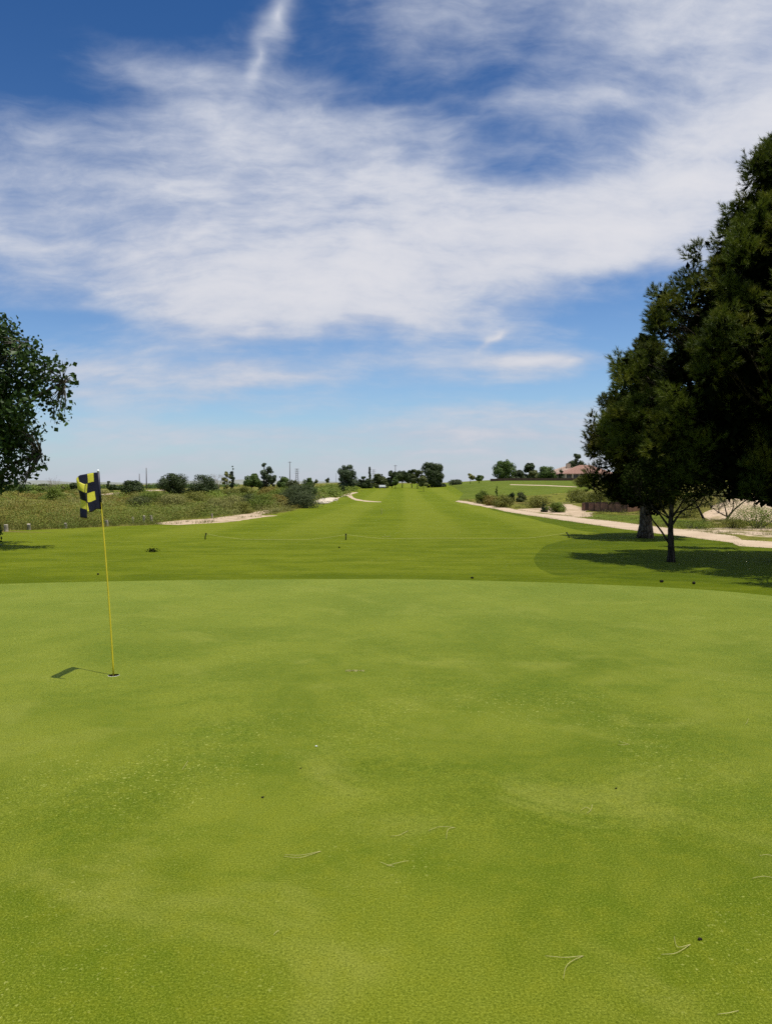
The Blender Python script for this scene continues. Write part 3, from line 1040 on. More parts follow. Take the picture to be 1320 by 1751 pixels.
# ------------------------------------------------------------------ broad-leaved near trees
def broad_tree(name, label, base, limbs, lobes, leaf, n_leaf, seed, mat, bark, trunk_r, aspect=0.85, twig_n=3, cat='tree', limb_k=1.0):
    """limbs: polylines from the trunk; lobes: (x, y, z, rx, ry, rz) leafy masses, all relative to the base"""
    rng = np.random.default_rng(seed)
    e = empty(name, base)
    gt = Geo()
    for i, (pl, r0, r1) in enumerate(limbs):
        P = np.array(smooth3(pl))
        if i == 0:
            P[0, 2] -= 0.1
        rad = np.linspace(r0, r1, len(P)) * (1.0 if i == 0 else limb_k)
        if i == 0:
            rad = rad * (1 + 0.5 * np.exp(-np.linspace(0, 1, len(P)) * 14))
        gt.tube(P, rad, 9, True, 0.08, rng)
    L = np.array(lobes, float)
    tips = np.array([np.array(pl[-1]) for pl, _, _ in limbs])
    for l in L:
        k = np.argmin(np.linalg.norm(tips - l[:3], axis=1))
        for _ in range(twig_n):
            tgt = l[:3] + rand_dirs(rng, 1)[0] * l[3:6] * 0.8
            gt.tube(bent(tips[k], tgt, 0.03, 6, rng, 0.03), np.linspace(0.02, 0.004, 6), 5, False)
    gt.build('trunk', bark, e, smooth=True)
    vol = L[:, 3] * L[:, 4] * L[:, 5]
    w = vol ** 0.75
    w /= w.sum()
    g = Geo()
    # leaves hang in sprays: spray centres first, then leaves round each
    ns = n_leaf // 9
    li = rng.choice(len(L), ns, p=w)
    d = rand_dirs(rng, ns)
    rr_ = rng.random(ns) ** 0.42
    sc = L[li, :3] + d * L[li, 3:6] * rr_[:, None]
    ci = np.repeat(np.arange(ns), 9)
    m = len(ci)
    pos = sc[ci] + rng.normal(size=(m, 3)) * leaf * 0.95
    nrm = rng.normal(size=(m, 3)) + d[ci] * 0.6 + np.array([0, 0, 0.5])
    tint = np.clip(0.5 + 0.25 * rng.normal(size=ns), 0, 1)[ci]
    Vk, Fk = leaf_kites(rng, pos, nrm, leaf * (0.55 + 0.75 * rng.random(m)), aspect)
    g.add(Vk, Fk, np.repeat(tint, 4))
    g.build('crown', mat, e)
    tag(e, label, cat)
    return e


def smooth3(pl, k=4):
    P = [np.array(p, float) for p in pl]
    out = []
    for i in range(len(P) - 1):
        p0, p1, p2, p3 = P[max(i - 1, 0)], P[i], P[i + 1], P[min(i + 2, len(P) - 1)]
        for t in np.linspace(0, 1, k, endpoint=False):
            out.append(0.5 * ((2 * p1) + (-p0 + p2) * t + (2 * p0 - 5 * p1 + 4 * p2 - p3) * t * t + (-p0 + 3 * p1 - 3 * p2 + p3) * t ** 3))
    out.append(P[-1])
    return out


# small many-branched tree standing in front of the pines
tx, ty = ground_at(1147, 961)
S = ty / FPX


def rel(px, py, dy=0.0, base=(tx, ty), by_=961):
    """offset from a base, in metres, of a point seen at a pixel and dy behind the base"""
    p = at(px, py, base[1] + dy)
    return (p.x - base[0], dy, p.z - hz(*base))


limbs = [([rel(1147, 961), rel(1147, 935), rel(1146, 905), rel(1147, 880), rel(1149, 850), rel(1152, 800), rel(1156, 750)], 0.086, 0.03),
         ([rel(1144, 930), rel(1130, 908, -0.05), rel(1116, 890, -0.1), rel(1104, 868, -0.2), rel(1092, 846, -0.3)], 0.045, 0.012),
         ([rel(1146, 905), rel(1128, 880, 0.1), rel(1112, 862, 0.2), rel(1100, 830, 0.3)], 0.05, 0.014),
         ([rel(1147, 893), rel(1132, 866, -0.2), rel(1124, 840, -0.3)], 0.04, 0.012),
         ([rel(1147, 900), rel(1162, 878, 0.1), rel(1180, 864, 0.2), rel(1204, 846, 0.3)], 0.05, 0.014),
         ([rel(1148, 885), rel(1164, 862, -0.2), rel(1176, 838, -0.35), rel(1186, 810, -0.4)], 0.045, 0.012),
         ([rel(1148, 870), rel(1140, 845, 0.3), rel(1134, 810, 0.4)], 0.04, 0.012),
         ([rel(1148, 880), rel(1170, 872, 0.3), rel(1192, 868, 0.4), rel(1212, 856, 0.5)], 0.032, 0.009),
         ([rel(1146, 888), rel(1120, 872, 0.3), rel(1098, 862, 0.4), rel(1078, 850, 0.5)], 0.03, 0.009)]
lobes = []
r7 = np.random.default_rng(7)
for px, py, s in [(1092, 838, .42), (1104, 812, .5), (1130, 800, .6), (1160, 780, .7), (1186, 800, .6), (1206, 836, .42), (1148, 740, .6), (1120, 770, .55), (1182, 764, .55), (1150, 830, .5), (1128, 846, .35), (1176, 846, .35), (1215, 812, .45), (1084, 815, .4)]:
    x, y, z = rel(px, py, float(r7.normal() * 0.35))
    lobes.append((x, y, z, s, s, s * 0.75))
broad_tree('small_tree', 'slender dark tree with upswept branches on the shaded lawn, before the pines', (tx, ty, hz(tx, ty)), limbs, lobes, 0.075, 11000, 31, M['leaf_dark'], M['bark_dark'], 0.09, 0.5, 7, 'tree', 0.62)

# cottonwood at the left edge: its trunk stands just outside the picture
kx, ky = ground_at(-75, 936)


def relc(px, py, dy=0.0):
    p = at(px, py, ky + dy)
    return (p.x - kx, dy, p.z - hz(kx, ky))


limbs = [([(0, 0, 0), (0.05, 0, 1.0), (0.0, 0.1, 2.2), (0.15, 0.1, 3.6), (0.2, 0, 5.2), (0.3, 0, 6.8)], 0.26, 0.05),
         ([(0.02, 0, 1.6), relc(-20, 830), relc(30, 790, 0.2), relc(70, 778, 0.3)], 0.08, 0.015),
         ([(0.0, 0, 2.2), relc(-10, 760), relc(50, 690, -0.2), relc(110, 655, -0.3)], 0.10, 0.015),
         ([(0.1, 0, 3.0), relc(10, 690), relc(60, 640, 0.3), relc(118, 622, 0.4)], 0.09, 0.015),
         ([(0.15, 0, 4.0), relc(0, 620), relc(25, 595, -0.2), relc(38, 590, -0.2)], 0.08, 0.015),
         ([(0.15, 0, 4.4), relc(-10, 590, 0.3), relc(10, 555, 0.3)], 0.07, 0.015),
         ([(0.0, 0, 2.4), (-0.9, 0.3, 3.6), (-1.8, 0.5, 4.8)], 0.10, 0.02),
         ([(0.0, 0, 3.0), (-0.6, -0.9, 4.4), (-1.2, -1.6, 5.6)], 0.09, 0.02),
         ([(0.1, 0, 2.8), (0.1, 1.2, 4.0), (0.3, 1.9, 5.2)], 0.08, 0.02)]
lobes = []
for px, py, s in [(8, 562, .42), (22, 580, .5), (50, 600, .5), (30, 620, .6), (66, 625, .42), (90, 628, .36), (112, 622, .24), (60, 655, .5), (92, 652, .35), (122, 655, .22), (128, 645, .12),
                  (25, 665, .6), (55, 690, .5), (84, 680, .35), (102, 700, .22), (116, 714, .16), (118, 695, .14), (100, 722, .10), (20, 710, .55), (46, 722, .42), (62, 740, .28), (10, 750, .55), (38, 765, .4), (60, 755, .3),
                  (78, 752, .18), (12, 790, .5), (40, 800, .38), (62, 802, .26), (78, 795, .16), (80, 782, .14), (20, 825, .35), (40, 828, .2), (-20, 612, .7), (-30, 680, .9), (-20, 760, .8), (-62, 575, .8), (-70, 640, 1.0), (-15, 572, .45), (-40, 548, .55), (-85, 520, .7), (-15, 820, .5), (0, 600, .55), (0, 640, .55), (2, 700, .5), (5, 820, .4), (75, 603, .16), (58, 578, .2), (40, 838, .13), (41, 847, .08)]:
    dy = float(r7.normal() * 0.5)
    x, y, z = relc(px - (9 if px > 40 else 4), py, dy)
    k_ = 0.84 if px > 25 else 1.0
    lobes.append((x, y, z, s * k_, s * 1.3 * k_, s * 0.9 * k_))
for _ in range(16):
    a = r7.random() * 2 * np.pi
    rr_ = 1.0 + 1.8 * r7.random()
    lobes.append((-0.7 + math.cos(a) * rr_ - 0.4, math.sin(a) * rr_ * 0.9, 3.0 + 3.4 * r7.random(), .8, .8, .65))
broad_tree('cottonwood_tree', 'leafy dark green cottonwood reaching in from the left edge', (kx, ky, hz(kx, ky)), limbs, lobes, 0.135, 19000, 41, M['cotton'], M['bark_grey'], 0.26, 0.9, 4, 'tree', 0.7)
qx, qy = ground_at(-6, 935)
lob = [(-0.05, 0, 0.25, .18, .2, .25), (0.05, 0.05, 0.5, .16, .18, .2), (-0.15, 0, 0.7, .2, .2, .25), (-0.3, 0.1, 0.4, .3, .3, .35), (-0.1, 0, 0.95, .12, .12, .18)]
lim = [([(0, 0, 0), (0.02, 0, 0.4), (-0.05, 0, 0.9)], 0.015, 0.005), ([(-0.2, 0, 0), (-0.25, 0, 0.4), (-0.2, 0, 0.8)], 0.015, 0.005)]
broad_tree('sapling_shrub', 'leafy green sucker shrub cut by the left edge below the cottonwood', (qx, qy, hz(qx, qy)), lim, lob, 0.075, 900, 42, M['cotton'], M['bark_grey'], 0.015, 0.9, 2, 'shrub')


# ------------------------------------------------------------------ trees and bushes further off
def crown_mesh(rng, h0, h1, rad, profile, n_lobe, n_leaf, leaf, lobe_frac=0.34, squash=0.85, aspect=0.8, upright=0.3):
    """leaf faces on the skins of many lobes spread through a crown; profile(t) gives the crown's relative radius"""
    t = rng.random(n_lobe)
    pr = np.array([profile(x) for x in t])
    a = rng.random(n_lobe) * 2 * np.pi
    lr = rad * lobe_frac * 1.15 * (0.65 + 0.7 * rng.random(n_lobe)) * np.clip(pr, 0.35, 1)
    rr_ = np.maximum(rad * pr - lr * 0.6, 0) * rng.random(n_lobe) ** 0.38
    C = np.column_stack([np.cos(a) * rr_, np.sin(a) * rr_, h0 + (h1 - h0) * t])
    C[:, 2] = np.clip(C[:, 2], h0 + lr * squash * 0.7, h1 - lr * squash * 0.8)
    w = lr ** 2
    li = rng.choice(n_lobe, n_leaf, p=w / w.sum())
    d = rand_dirs(rng, n_leaf)
    p = C[li] + d * lr[li][:, None] * np.array([1, 1, squash]) * (0.55 + 0.5 * rng.random(n_leaf) ** 0.6)[:, None]
    nrm = d * 1.4 + rng.normal(size=(n_leaf, 3)) * 0.45 + np.array([0, 0, upright * 0.7])
    tint = np.clip(0.5 + 0.26 * rng.normal(size=n_lobe), 0, 1)[li]
    V, F = leaf_kites(rng, p, nrm, np.full(n_leaf, leaf), aspect)
    return V, F, np.repeat(tint, 4), C


PROF = {
    'round': lambda t: math.sqrt(max(0.02, 1 - (2 * t - 0.9) ** 2 * 0.85)),
    'dome': lambda t: math.sqrt(max(0.02, 1 - t ** 2.2 * 0.93)),
    'vase': lambda t: 0.35 + 0.65 * math.sin(min(1, t * 1.15) * math.pi * 0.62) if t < 0.85 else 0.75,
    'column': lambda t: 0.55 + 0.45 * math.sin(t * math.pi) if t < 0.7 else 0.85 * (1.05 - t) / 0.35 + 0.08,
    'cone': lambda t: 1.02 - t * 0.92,
    'umbrella': lambda t: 0.55 + 0.45 * math.sin(min(1.0, t + 0.15) * math.pi),
}
seed_n = [100]


def tree(name, label, px, y_base, y_top, w_px, kind='round', mat='far_leaf', Y=None, clear=0.12, leaves=2600, lobes=26, group=None, trunk_r=None, stems=1, lobe_frac=0.34, bark='bark_dark', cat='tree', leaf=None):
    seed_n[0] += 1
    rng = np.random.default_rng(seed_n[0])
    if Y is None:
        X, Y = ground_at(px, y_base)
    else:
        X = at(px, y_base, Y).x
    zb = hz(X, Y)
    Ht = at(px, y_top, Y).z - zb
    Wd = w_px / FPX * Y / 2
    e = empty(name, (X, Y, zb))
    h0 = clear * Ht
    lf = leaf or max(0.05, Y * 0.0016)
    V, F, t, C = crown_mesh(rng, h0, Ht, Wd * 1.32, PROF[kind], lobes, int(leaves * 2.1), lf, lobe_frac)
    gt = Geo()
    tr = trunk_r or max(0.05, Ht * 0.028)
    for s in range(stems):
        o = rng.normal(size=2) * (Wd * 0.12 if stems > 1 else 0)
        tp = np.array([o[0] * 3, o[1] * 3, Ht * 0.72])
        gt.tube(bent((o[0], o[1], -0.15), tp, 0, 7, rng, Wd * 0.02), np.linspace(tr, tr * 0.3, 7), 7, False)
    for c in C[:: max(1, len(C) // 14)]:
        z0 = max(h0 * 0.8, c[2] * 0.62)
        gt.tube(bent((0, 0, z0), c, 0, 5, rng, Wd * 0.02), np.linspace(tr * 0.45, tr * 0.12, 5), 5, False)
    gt.build('trunk', M[bark], e, smooth=True)
    Geo().add(V, F, t).build('crown', M[mat], e)
    tag(e, label, cat, group)
    return e


def bush(name, label, px, y_base, y_top, w_px, mat='bush_green', Y=None, leaves=1500, lobes=16, group=None, leaf=None, kind='dome', cat='bush'):
    seed_n[0] += 1
    rng = np.random.default_rng(seed_n[0])
    if Y is None:
        X, Y = ground_at(px, y_base)
    else:
        X = at(px, y_base, Y).x
    zb = hz(X, Y)
    Ht = max(0.2, at(px, y_top, Y).z - zb)
    Wd = w_px / FPX * Y / 2
    e = empty(name, (X, Y, zb))
    lf = leaf or max(0.035, Y * 0.0016)
    V, F, t, C = crown_mesh(rng, 0.0, Ht * 1.08, Wd * 1.18, PROF[kind], lobes, int(leaves * 1.5), lf, 0.42, 0.8, 0.55, 0.35)
    gt = Geo()
    for c in C[:12]:
        gt.tube(bent((c[0] * 0.15, c[1] * 0.15, -0.05), c, 0.02, 5, rng, 0.03), np.linspace(0.025, 0.006, 5), 4, False)
    gt.build('stems', M['bark_grey'], e)
    # loose shoots break the outline
    n = leaves // 5
    d = rand_dirs(rng, n)
    d[:, 2] = np.abs(d[:, 2])
    P = C[rng.integers(0, len(C), n)] + d * np.array([Wd * 0.45, Wd * 0.45, Ht * 0.28]) * (0.8 + 0.5 * rng.random(n))[:, None]
    P[:, 2] = np.maximum(P[:, 2], 0.02)
    V2_, F2_ = leaf_kites(rng, P, rng.normal(size=(n, 3)), np.full(n, lf * 0.9), 0.4)
    Geo().add(V, F, t).add(V2_, F2_, 0.7).build('leaves', M[mat], e)
    tag(e, label, cat, group)
    return e


def bare_tree(name, label, px, y_base, y_top, w_px, Y=None, seed=1, mat='dry_twig', r0=None, depth=5, spread=0.55, n0=1, cat='tree'):
    rng = np.random.default_rng(seed)
    if Y is None:
        X, Y = ground_at(px, y_base)
    else:
        X = at(px, y_base, Y).x
    zb = hz(X, Y)
    Ht = at(px, y_top, Y).z - zb
    e = empty(name, (X, Y, zb))
    g = Geo()
    gm = Geo()
    r0 = r0 or Ht * 0.02

    def grow(p, d, ln, r, k):
        q = p + d * ln
        (gm if k == depth else g).tube(bent(p, q, 0, 4, rng, ln * 0.04), np.linspace(r, r * 0.62, 4), 5, False)
        if k == 0:
            return
        for _ in range(3 if k > 1 else 4):
            nd = d + rng.normal(size=3) * spread
            nd[2] = abs(nd[2]) * 0.8 + 0.15
            grow(q if rng.random() < 0.6 else p + d * ln * 0.7, nd / np.linalg.norm(nd), ln * (0.62 + 0.2 * rng.random()), r * 0.55, k - 1)
    for _ in range(n0):
        d0 = np.array([rng.normal() * 0.15 * n0 ** 0.5, rng.normal() * 0.15 * n0 ** 0.5, 1.0])
        grow(np.array([0, 0, -0.05]), d0 / np.linalg.norm(d0), Ht * 0.34, r0, depth)
    gm.build('trunk', M[mat], e)
    g.build('branches', M[mat], e)
    tag(e, label, cat)
    return e


# left of the fairway, beyond the scrub
tree('pine_tree', 'small dark pine beside the two leaning-in utility poles, leftmost of the three scrubland pines', 225, 848.5, 822, 30, 'round', 'far_pine', leaves=2600, clear=0.02, lobes=30)
tree('pine_tree', 'round dark pine on the scrubland, middle of the three pines', 297, 848, 810, 42, 'round', 'far_pine', leaves=3400, clear=0.06, lobes=34)
tree('pine_tree', 'domed dark pine on the scrubland, nearest the bare tree', 347, 846.5, 812, 44, 'dome', 'far_pine', leaves=3400, clear=0.0, lobes=34)
bare_tree('bare_tree', 'leafless pale tree between the domed pine and the thin poplars', 376, 843, 805, 24, 165, 51, 'dry_twig', None, 5, 0.6)
tree('poplar_tree', 'thin half-bare poplar, left of the pair on the scrubland', 388, 845, 801, 11, 'column', 'bush_grey', leaves=520, clear=0.1, lobes=16, trunk_r=0.09, stems=2)
tree('poplar_tree', 'thin half-bare poplar, right of the pair and taller', 399, 843, 797, 11, 'column', 'far_poplar', leaves=560, clear=0.08, lobes=16, trunk_r=0.09, stems=2)
tree('round_tree', 'bright green round-headed tree on a bare stem left of the poplar', 431, 845, 810, 26, 'umbrella', 'far_leaf', leaves=1800, clear=0.40, lobes=20)
tree('poplar_tree', 'open grey-green poplar with a side plume, above the scrub', 453, 841, 792, 24, 'column', 'far_poplar', leaves=2200, clear=0.04, lobes=24, stems=2)
tree('poplar_tree', 'short side plume of grey-green poplar leaning right', 466, 841, 804, 11, 'column', 'far_poplar', leaves=700, clear=0.2, lobes=12)
tree('elm_tree', 'dense mid green tree just right of the open poplar', 484, 842, 815, 26, 'dome', 'far_leaf', leaves=2200, clear=0.0, lobes=22)
tree('elm_tree', 'dark green low tree between the elm and the oleander', 503, 846, 821, 26, 'dome', 'far_olive', leaves=2000, clear=0.0, lobes=20)
tree('elm_tree', 'green topped tree rising behind the oleander', 527, 852, 817, 26, 'umbrella', 'far_leaf', leaves=2200, clear=0.05, lobes=24)
bush('oleander_bush', 'large dark grey-green oleander at the fairway edge, biggest bush of the scrub', 516, 868.5, 833, 62, 'oleander', leaves=5200, lobes=34, leaf=0.10)
tree('far_tree', 'tiny far tree on the left skyline ridge, nearer the oleander', 541, 826, 819.5, 6, 'round', 'far_olive', 420, 0.1, 220, 9)
tree('far_tree', 'tiny tall far tree on the skyline ridge, left of the big poplar', 560, 826, 816.5, 6, 'umbrella', 'far_olive', 420, 0.15, 260, 10)
tree('poplar_tree', 'big full poplar standing by the bend of the far path', 593, 839, 793, 30, 'column', 'far_poplar', leaves=3400, clear=0.03, lobes=34)
# on the mound
MY = 165
tree('juniper_tree', 'squat dark evergreen just left of the cypress', 623, 838, 815, 19, 'dome', 'far_pine', MY - 6, 0.05, 1800, 20)
tree('cypress_tree', 'narrow dark cypress spire on the mound', 632, 837.5, 798, 8, 'cone', 'far_pine', MY - 4, 0.0, 1700, 40, lobe_frac=0.5)
tree('pine_tree', 'broad olive cone-shaped pine right of the cypress', 648, 836, 810.5, 25, 'dome', 'far_olive', MY, 0.0, 2200, 26)
tree('pine_tree', 'bushy dark pine left of the row of stemmed trees on the mound', 670, 834, 805, 18, 'round', 'far_pine', MY + 8, 0.12, 1800, 22)
tree('elm_tree', 'slim light green tree before the row of dark pines', 676, 835, 815, 10, 'umbrella', 'far_leaf', MY - 8, 0.35, 700, 12)
tree('pine_tree', 'umbrella pine with clear stem, third from the big mound pine', 688, 833.5, 805, 22, 'umbrella', 'far_pine', MY, 0.40, 1800, 20)
tree('pine_tree', 'umbrella pine with clear stem, second from the big mound pine', 704, 833.5, 803, 19, 'umbrella', 'far_pine', MY + 6, 0.32, 1600, 20)
tree('elm_tree', 'olive green tree with dark stem between the umbrella pines and pale sapling', 714, 836, 804.5, 22, 'umbrella', 'far_olive', MY - 8, 0.32, 1800, 20)
tree('sapling_tree', 'pale yellow-green young tree at the front of the mound', 724, 839, 814.5, 14, 'umbrella', 'pale_leaf', MY - 30, 0.35, 900, 14, trunk_r=0.05)
tree('pine_tree', 'largest dark pine at the right end of the mound trees', 738, 832.5, 789.5, 35, 'round', 'far_pine', MY + 12, 0.03, 3600, 36)
tree('pine_tree', 'lower dark pine tucked against the largest mound pine', 752, 832.5, 812, 16, 'dome', 'far_pine', MY + 14, 0.0, 1200, 16)
bush('evergreen_bush', 'low dark hedge-like bush alone on the skyline right of the mound', 779, 827.5, 821.5, 25, 'oleander', 215, 900, 14)
tree('young_tree', 'thin half-leafed young tree on the skyline, left of the pair', 804, 826.5, 810, 11, 'umbrella', 'bush_grey', 205, 0.4, 420, 12, trunk_r=0.08)
tree('young_tree', 'small round dark green tree on the skyline, right of the pair', 819, 828.5, 813, 12, 'round', 'far_leaf', 185, 0.35, 800, 14, trunk_r=0.09)
# by the houses
HY = 245
tree('cottonwood_tree', 'tall bright green cottonwood on the hill left of the houses', 863, 822, 785.5, 33, 'round', 'far_leaf', HY - 20, 0.03, 3200, 30)
tree('elm_tree', 'low dark green tree just right of the hill cottonwood', 886, 821, 804, 24, 'dome', 'oleander', HY - 14, 0.0, 1500, 18)
tree('elm_tree', 'dark rounded tree on the hill midway between cottonwood and houses', 906, 819.5, 792, 22, 'dome', 'far_pine', HY - 10, 0.0, 2000, 22)
tree('elm_tree', 'small yellow-green tree in front of the dark rounded hill tree', 912, 820, 803.5, 16, 'round', 'pale_leaf', HY - 22, 0.05, 900, 14)
tree('elm_tree', 'green spreading tree touching the left house', 933, 818.5, 797, 27, 'dome', 'far_leaf', HY - 12, 0.0, 2200, 24)
tree('pine_tree', 'dark pine rising behind the red roofed house', 984, 815, 776, 24, 'round', 'far_pine', HY + 25, 0.15, 2200, 24)
bush('evergreen_bush', 'dark bush against the wall between the two houses', 958, 817.5, 804.5, 10, 'far_pine', HY - 12, 700, 12, None, None, 'round')
bush('yucca_bush', 'spreading yellow-green shrub on the hillside below the red roofed house', 992, 832.5, 816.5, 22, 'bush_olive', None, 1200, 16, None, None, 'vase')

# scrub right of the cart path
bush('scrub_bush', 'dark olive bush at the left end of the right-hand scrub', 824, 861, 841, 22, 'bush_green', None, 1700, 18)
bush('scrub_bush', 'brown tinged bush beside the cart path, left end of the scrub', 837, 864.5, 849, 30, 'bush_brown', None, 1700, 18)
bush('scrub_bush', 'yellow-green round bush in the middle of the right scrub', 860, 867.5, 847, 30, 'bush_olive', None, 1900, 18)
bush('scrub_bush', 'small dark green bush behind the right scrub, left of the pair', 874, 858.5, 844, 14, 'far_pine', None, 900, 12)
bush('scrub_bush', 'dark green bush behind the right scrub, right of the pair', 888, 858.5, 843.5, 20, 'far_olive', None, 1100, 14)
bush('stalk_plant', 'single tall thin plant with tufted top in the right scrub', 849, 850, 833.5, 5, 'bush_green', None, 220, 8, None, None, 'umbrella', 'plant')
bush('scrub_bush', 'pale green feathery bush left of the brown enclosure', 920, 868, 850, 46, 'bush_olive', None, 2000, 22)
bush('scrub_bush', 'bright green low bush on the sand beside the brown enclosure', 950, 876, 861, 34, 'bush_green', None, 1800, 16)
bush('scrub_bush', 'little black-green shrub touching the bright green low bush', 930, 875.5, 861, 11, 'far_pine', None, 600, 9)
bush('scrub_bush', 'pale bush behind the left end of the brown enclosure', 985, 860, 838, 44, 'bush_olive', None, 2000, 22)
bush('scrub_bush', 'pale yellow-green bush behind the middle of the brown enclosure', 1022, 862, 841, 40, 'bush_olive', None, 1800, 20)
bush('scrub_bush', 'tall pale bush behind the right end of the brown enclosure', 1060, 864, 840, 46, 'pale_leaf', None, 1800, 22)
bush('scrub_bush', 'green bush behind the back pine trunk', 1098, 872, 848, 44, 'bush_olive', None, 1600, 18)
# right of the pines
lx, ly = ground_at(1205, 893)


def rell(px, py, dy=0.0):
    p = at(px, py, ly + dy)
    return (p.x - lx, dy, p.z - hz(lx, ly))


broad_tree('desert_tree', 'small dark tree with one leaning trunk by the sandy bank', (lx, ly, hz(lx, ly)),
           [([(0, 0, 0), rell(1199, 880), rell(1193, 868), rell(1186, 856)], 0.07, 0.03), ([rell(1193, 868), rell(1200, 858, .1), rell(1203, 850, .1)], 0.04, 0.012), ([rell(1194, 870), rell(1180, 862, -.1), rell(1168, 856, -.1)], 0.03, 0.01)],
           [(*rell(x, y, d), s, s, s * .7) for x, y, s, d in [(1190, 858, .35, 0), (1205, 862, .3, .2), (1176, 860, .35, -.1), (1184, 848, .5, .2), (1200, 848, .4, 0), (1166, 852, .4, .3)]], 0.06, 2600, 61, M['leaf_dark'], M['bark_dark'], 0.07, 0.5, 4)
mx, my = ground_at(1240, 891)


def relm(px, py, dy=0.0):
    p = at(px, py, my + dy)
    return (p.x - mx, dy, p.z - hz(mx, my))


broad_tree('mesquite_tree', 'pale feathery mesquite with forked trunk before the sandy bank', (mx, my, hz(mx, my)),
           [([(0, 0, 0), relm(1246, 882), relm(1254, 872), relm(1266, 862), relm(1278, 853)], 0.07, 0.02), ([relm(1243, 886), relm(1240, 872, .1), relm(1236, 858, .2)], 0.045, 0.012), ([relm(1244, 884), relm(1228, 876, -.1), relm(1214, 866, -.1)], 0.035, 0.01), ([relm(1248, 880), relm(1254, 864, .2), relm(1252, 852, .2)], 0.03, 0.01)],
           [(*relm(x, y, d), s, s, s * .6) for x, y, s, d in [(1215, 858, .5, 0), (1232, 850, .55, .2), (1250, 848, .5, -.1), (1268, 854, .4, .1), (1280, 856, .3, .2), (1225, 870, .35, -.2), (1255, 864, .35, .1), (1240, 862, .4, 0), (1222, 842, .6, .4), (1246, 838, .5, .3)]], 0.055, 3400, 62, M['pale_leaf'], M['bark_dark'], 0.07, 0.35, 5)
bush('scrub_bush', 'spreading bright green bush at the right edge below the sandy bank', 1292, 903, 868, 96, 'bush_green', None, 3600, 26, None, 0.05)
bush('scrub_bush', 'low green bush at the foot of the forked mesquite', 1248, 903, 888, 50, 'bush_olive', None, 1500, 16, None, 0.045)
bush('scrub_bush', 'low deep green bush in shade under the leaning desert tree', 1185, 903, 890, 70, 'bush_green', None, 1700, 18, None, 0.045)
bush('scrub_bush', 'olive bush on the bank behind the slender dark tree', 1172, 884, 858, 50, 'bush_olive', None, 1700, 18)
bush('dry_bush', 'tangle of bare tan twigs below the big pine at the right edge', 1303, 846, 806, 46, 'bush_brown', 52, 1100, 16, None, 0.05)
bare_tree('dead_shrub', 'bare pale grey shrub on the sandy bank behind the mesquite', 1228, 877, 848, 20, None, 53, 'dry_twig', 0.03, 4, 0.6, 2, 'shrub')

# individual bushes in the scrub on the left
for a in [
    ('broad greyish bush in front of the domed scrubland pine', 372, 876, 857, 42, 'bush_grey'),
    ('rounded pale olive bush directly above the bare sand', 348, 881, 867.5, 28, 'bush_olive'),
    ('round dark olive bush at the tip of the bare sand', 416, 878, 863.5, 28, 'bush_olive'),
    ('green bush in the scrub left of the brown bush', 449, 872, 850, 44, 'bush_green'),
    ('tall dark green bush between the brown bush and the oleander', 490, 866, 842, 36, 'far_olive'),
    ('low dark green bush behind the green bush', 432, 868, 850, 36, 'far_olive'),
    ('broad green bush below the elm trees', 486, 858, 838, 44, 'bush_green'),
    ('brownish bush left of the oleander', 474, 868.5, 851, 34, 'bush_brown'),
    ('grey bush close behind the round dark olive bush', 398, 872, 853, 40, 'bush_grey'),
    ('dark low creosote patch between the flag and the middle scrubland pine', 240, 866.5, 855, 46, 'far_olive'),
    ('grey-green bush below the middle scrubland pine', 296, 866, 851, 44, 'bush_grey'),
    ('olive bush just under the domed scrubland pine', 335, 857.5, 846, 40, 'bush_olive'),
    ('leafy bush under the leftmost scrubland pine', 262, 858, 846, 40, 'bush_green'),
    ('dark green shrub standing clear left of the flag', 92, 857, 838, 26, 'bush_green'),
    ('olive bush under the thin poplars', 402, 852, 841, 34, 'bush_olive'),
    ('yellowish bush under the round-headed tree', 420, 853, 838, 26, 'bush_olive'),
    ('brown bush below the open poplar', 462, 852, 838, 34, 'bush_brown'),
    ('small green bush by the bend of the far path', 570, 849, 842.5, 14, 'bush_green'),
    ('small dark bush below the big full poplar', 587, 843, 836, 6, 'far_pine'),
]:
    lab, px, yb, yt, w, m = a
    bush('scrub_bush', lab, px, yb, yt - 3, w * 1.2, m, None, 2400, 22)
bare_tree('dead_shrub', 'upright bare grey shrub rising above the dark green shrub left of the flag', 90, 852, 815, 16, None, 55, 'dry_twig', 0.035, 4, 0.28, 4, 'shrub')
# row of bushes and small trees across the far plain on the left
for px, yb, yt, w, m, lab in [(30, 842, 829, 40, 'far_leaf', 'hanging below the cottonwood'), (62, 841, 832, 34, 'bush_green', 'right of the cottonwood foot'), (112, 841, 829, 34, 'bush_green', 'right of the bare grey shrub'), (128, 841, 826, 20, 'far_pine', 'dark, just left of the flag'), (187, 838.5, 823, 9, 'far_pine', 'slim and dark, right of the flag'), (195, 838, 829, 16, 'far_pine', 'low and dark, right of the flag'), (75, 840, 828, 20, 'far_olive', 'left of the bare grey shrub')]:
    tree('plain_tree', 'far bushy green tree on the left plain, ' + lab, px, yb, yt, w, 'dome', m, None, 0.0, 1100, 16)


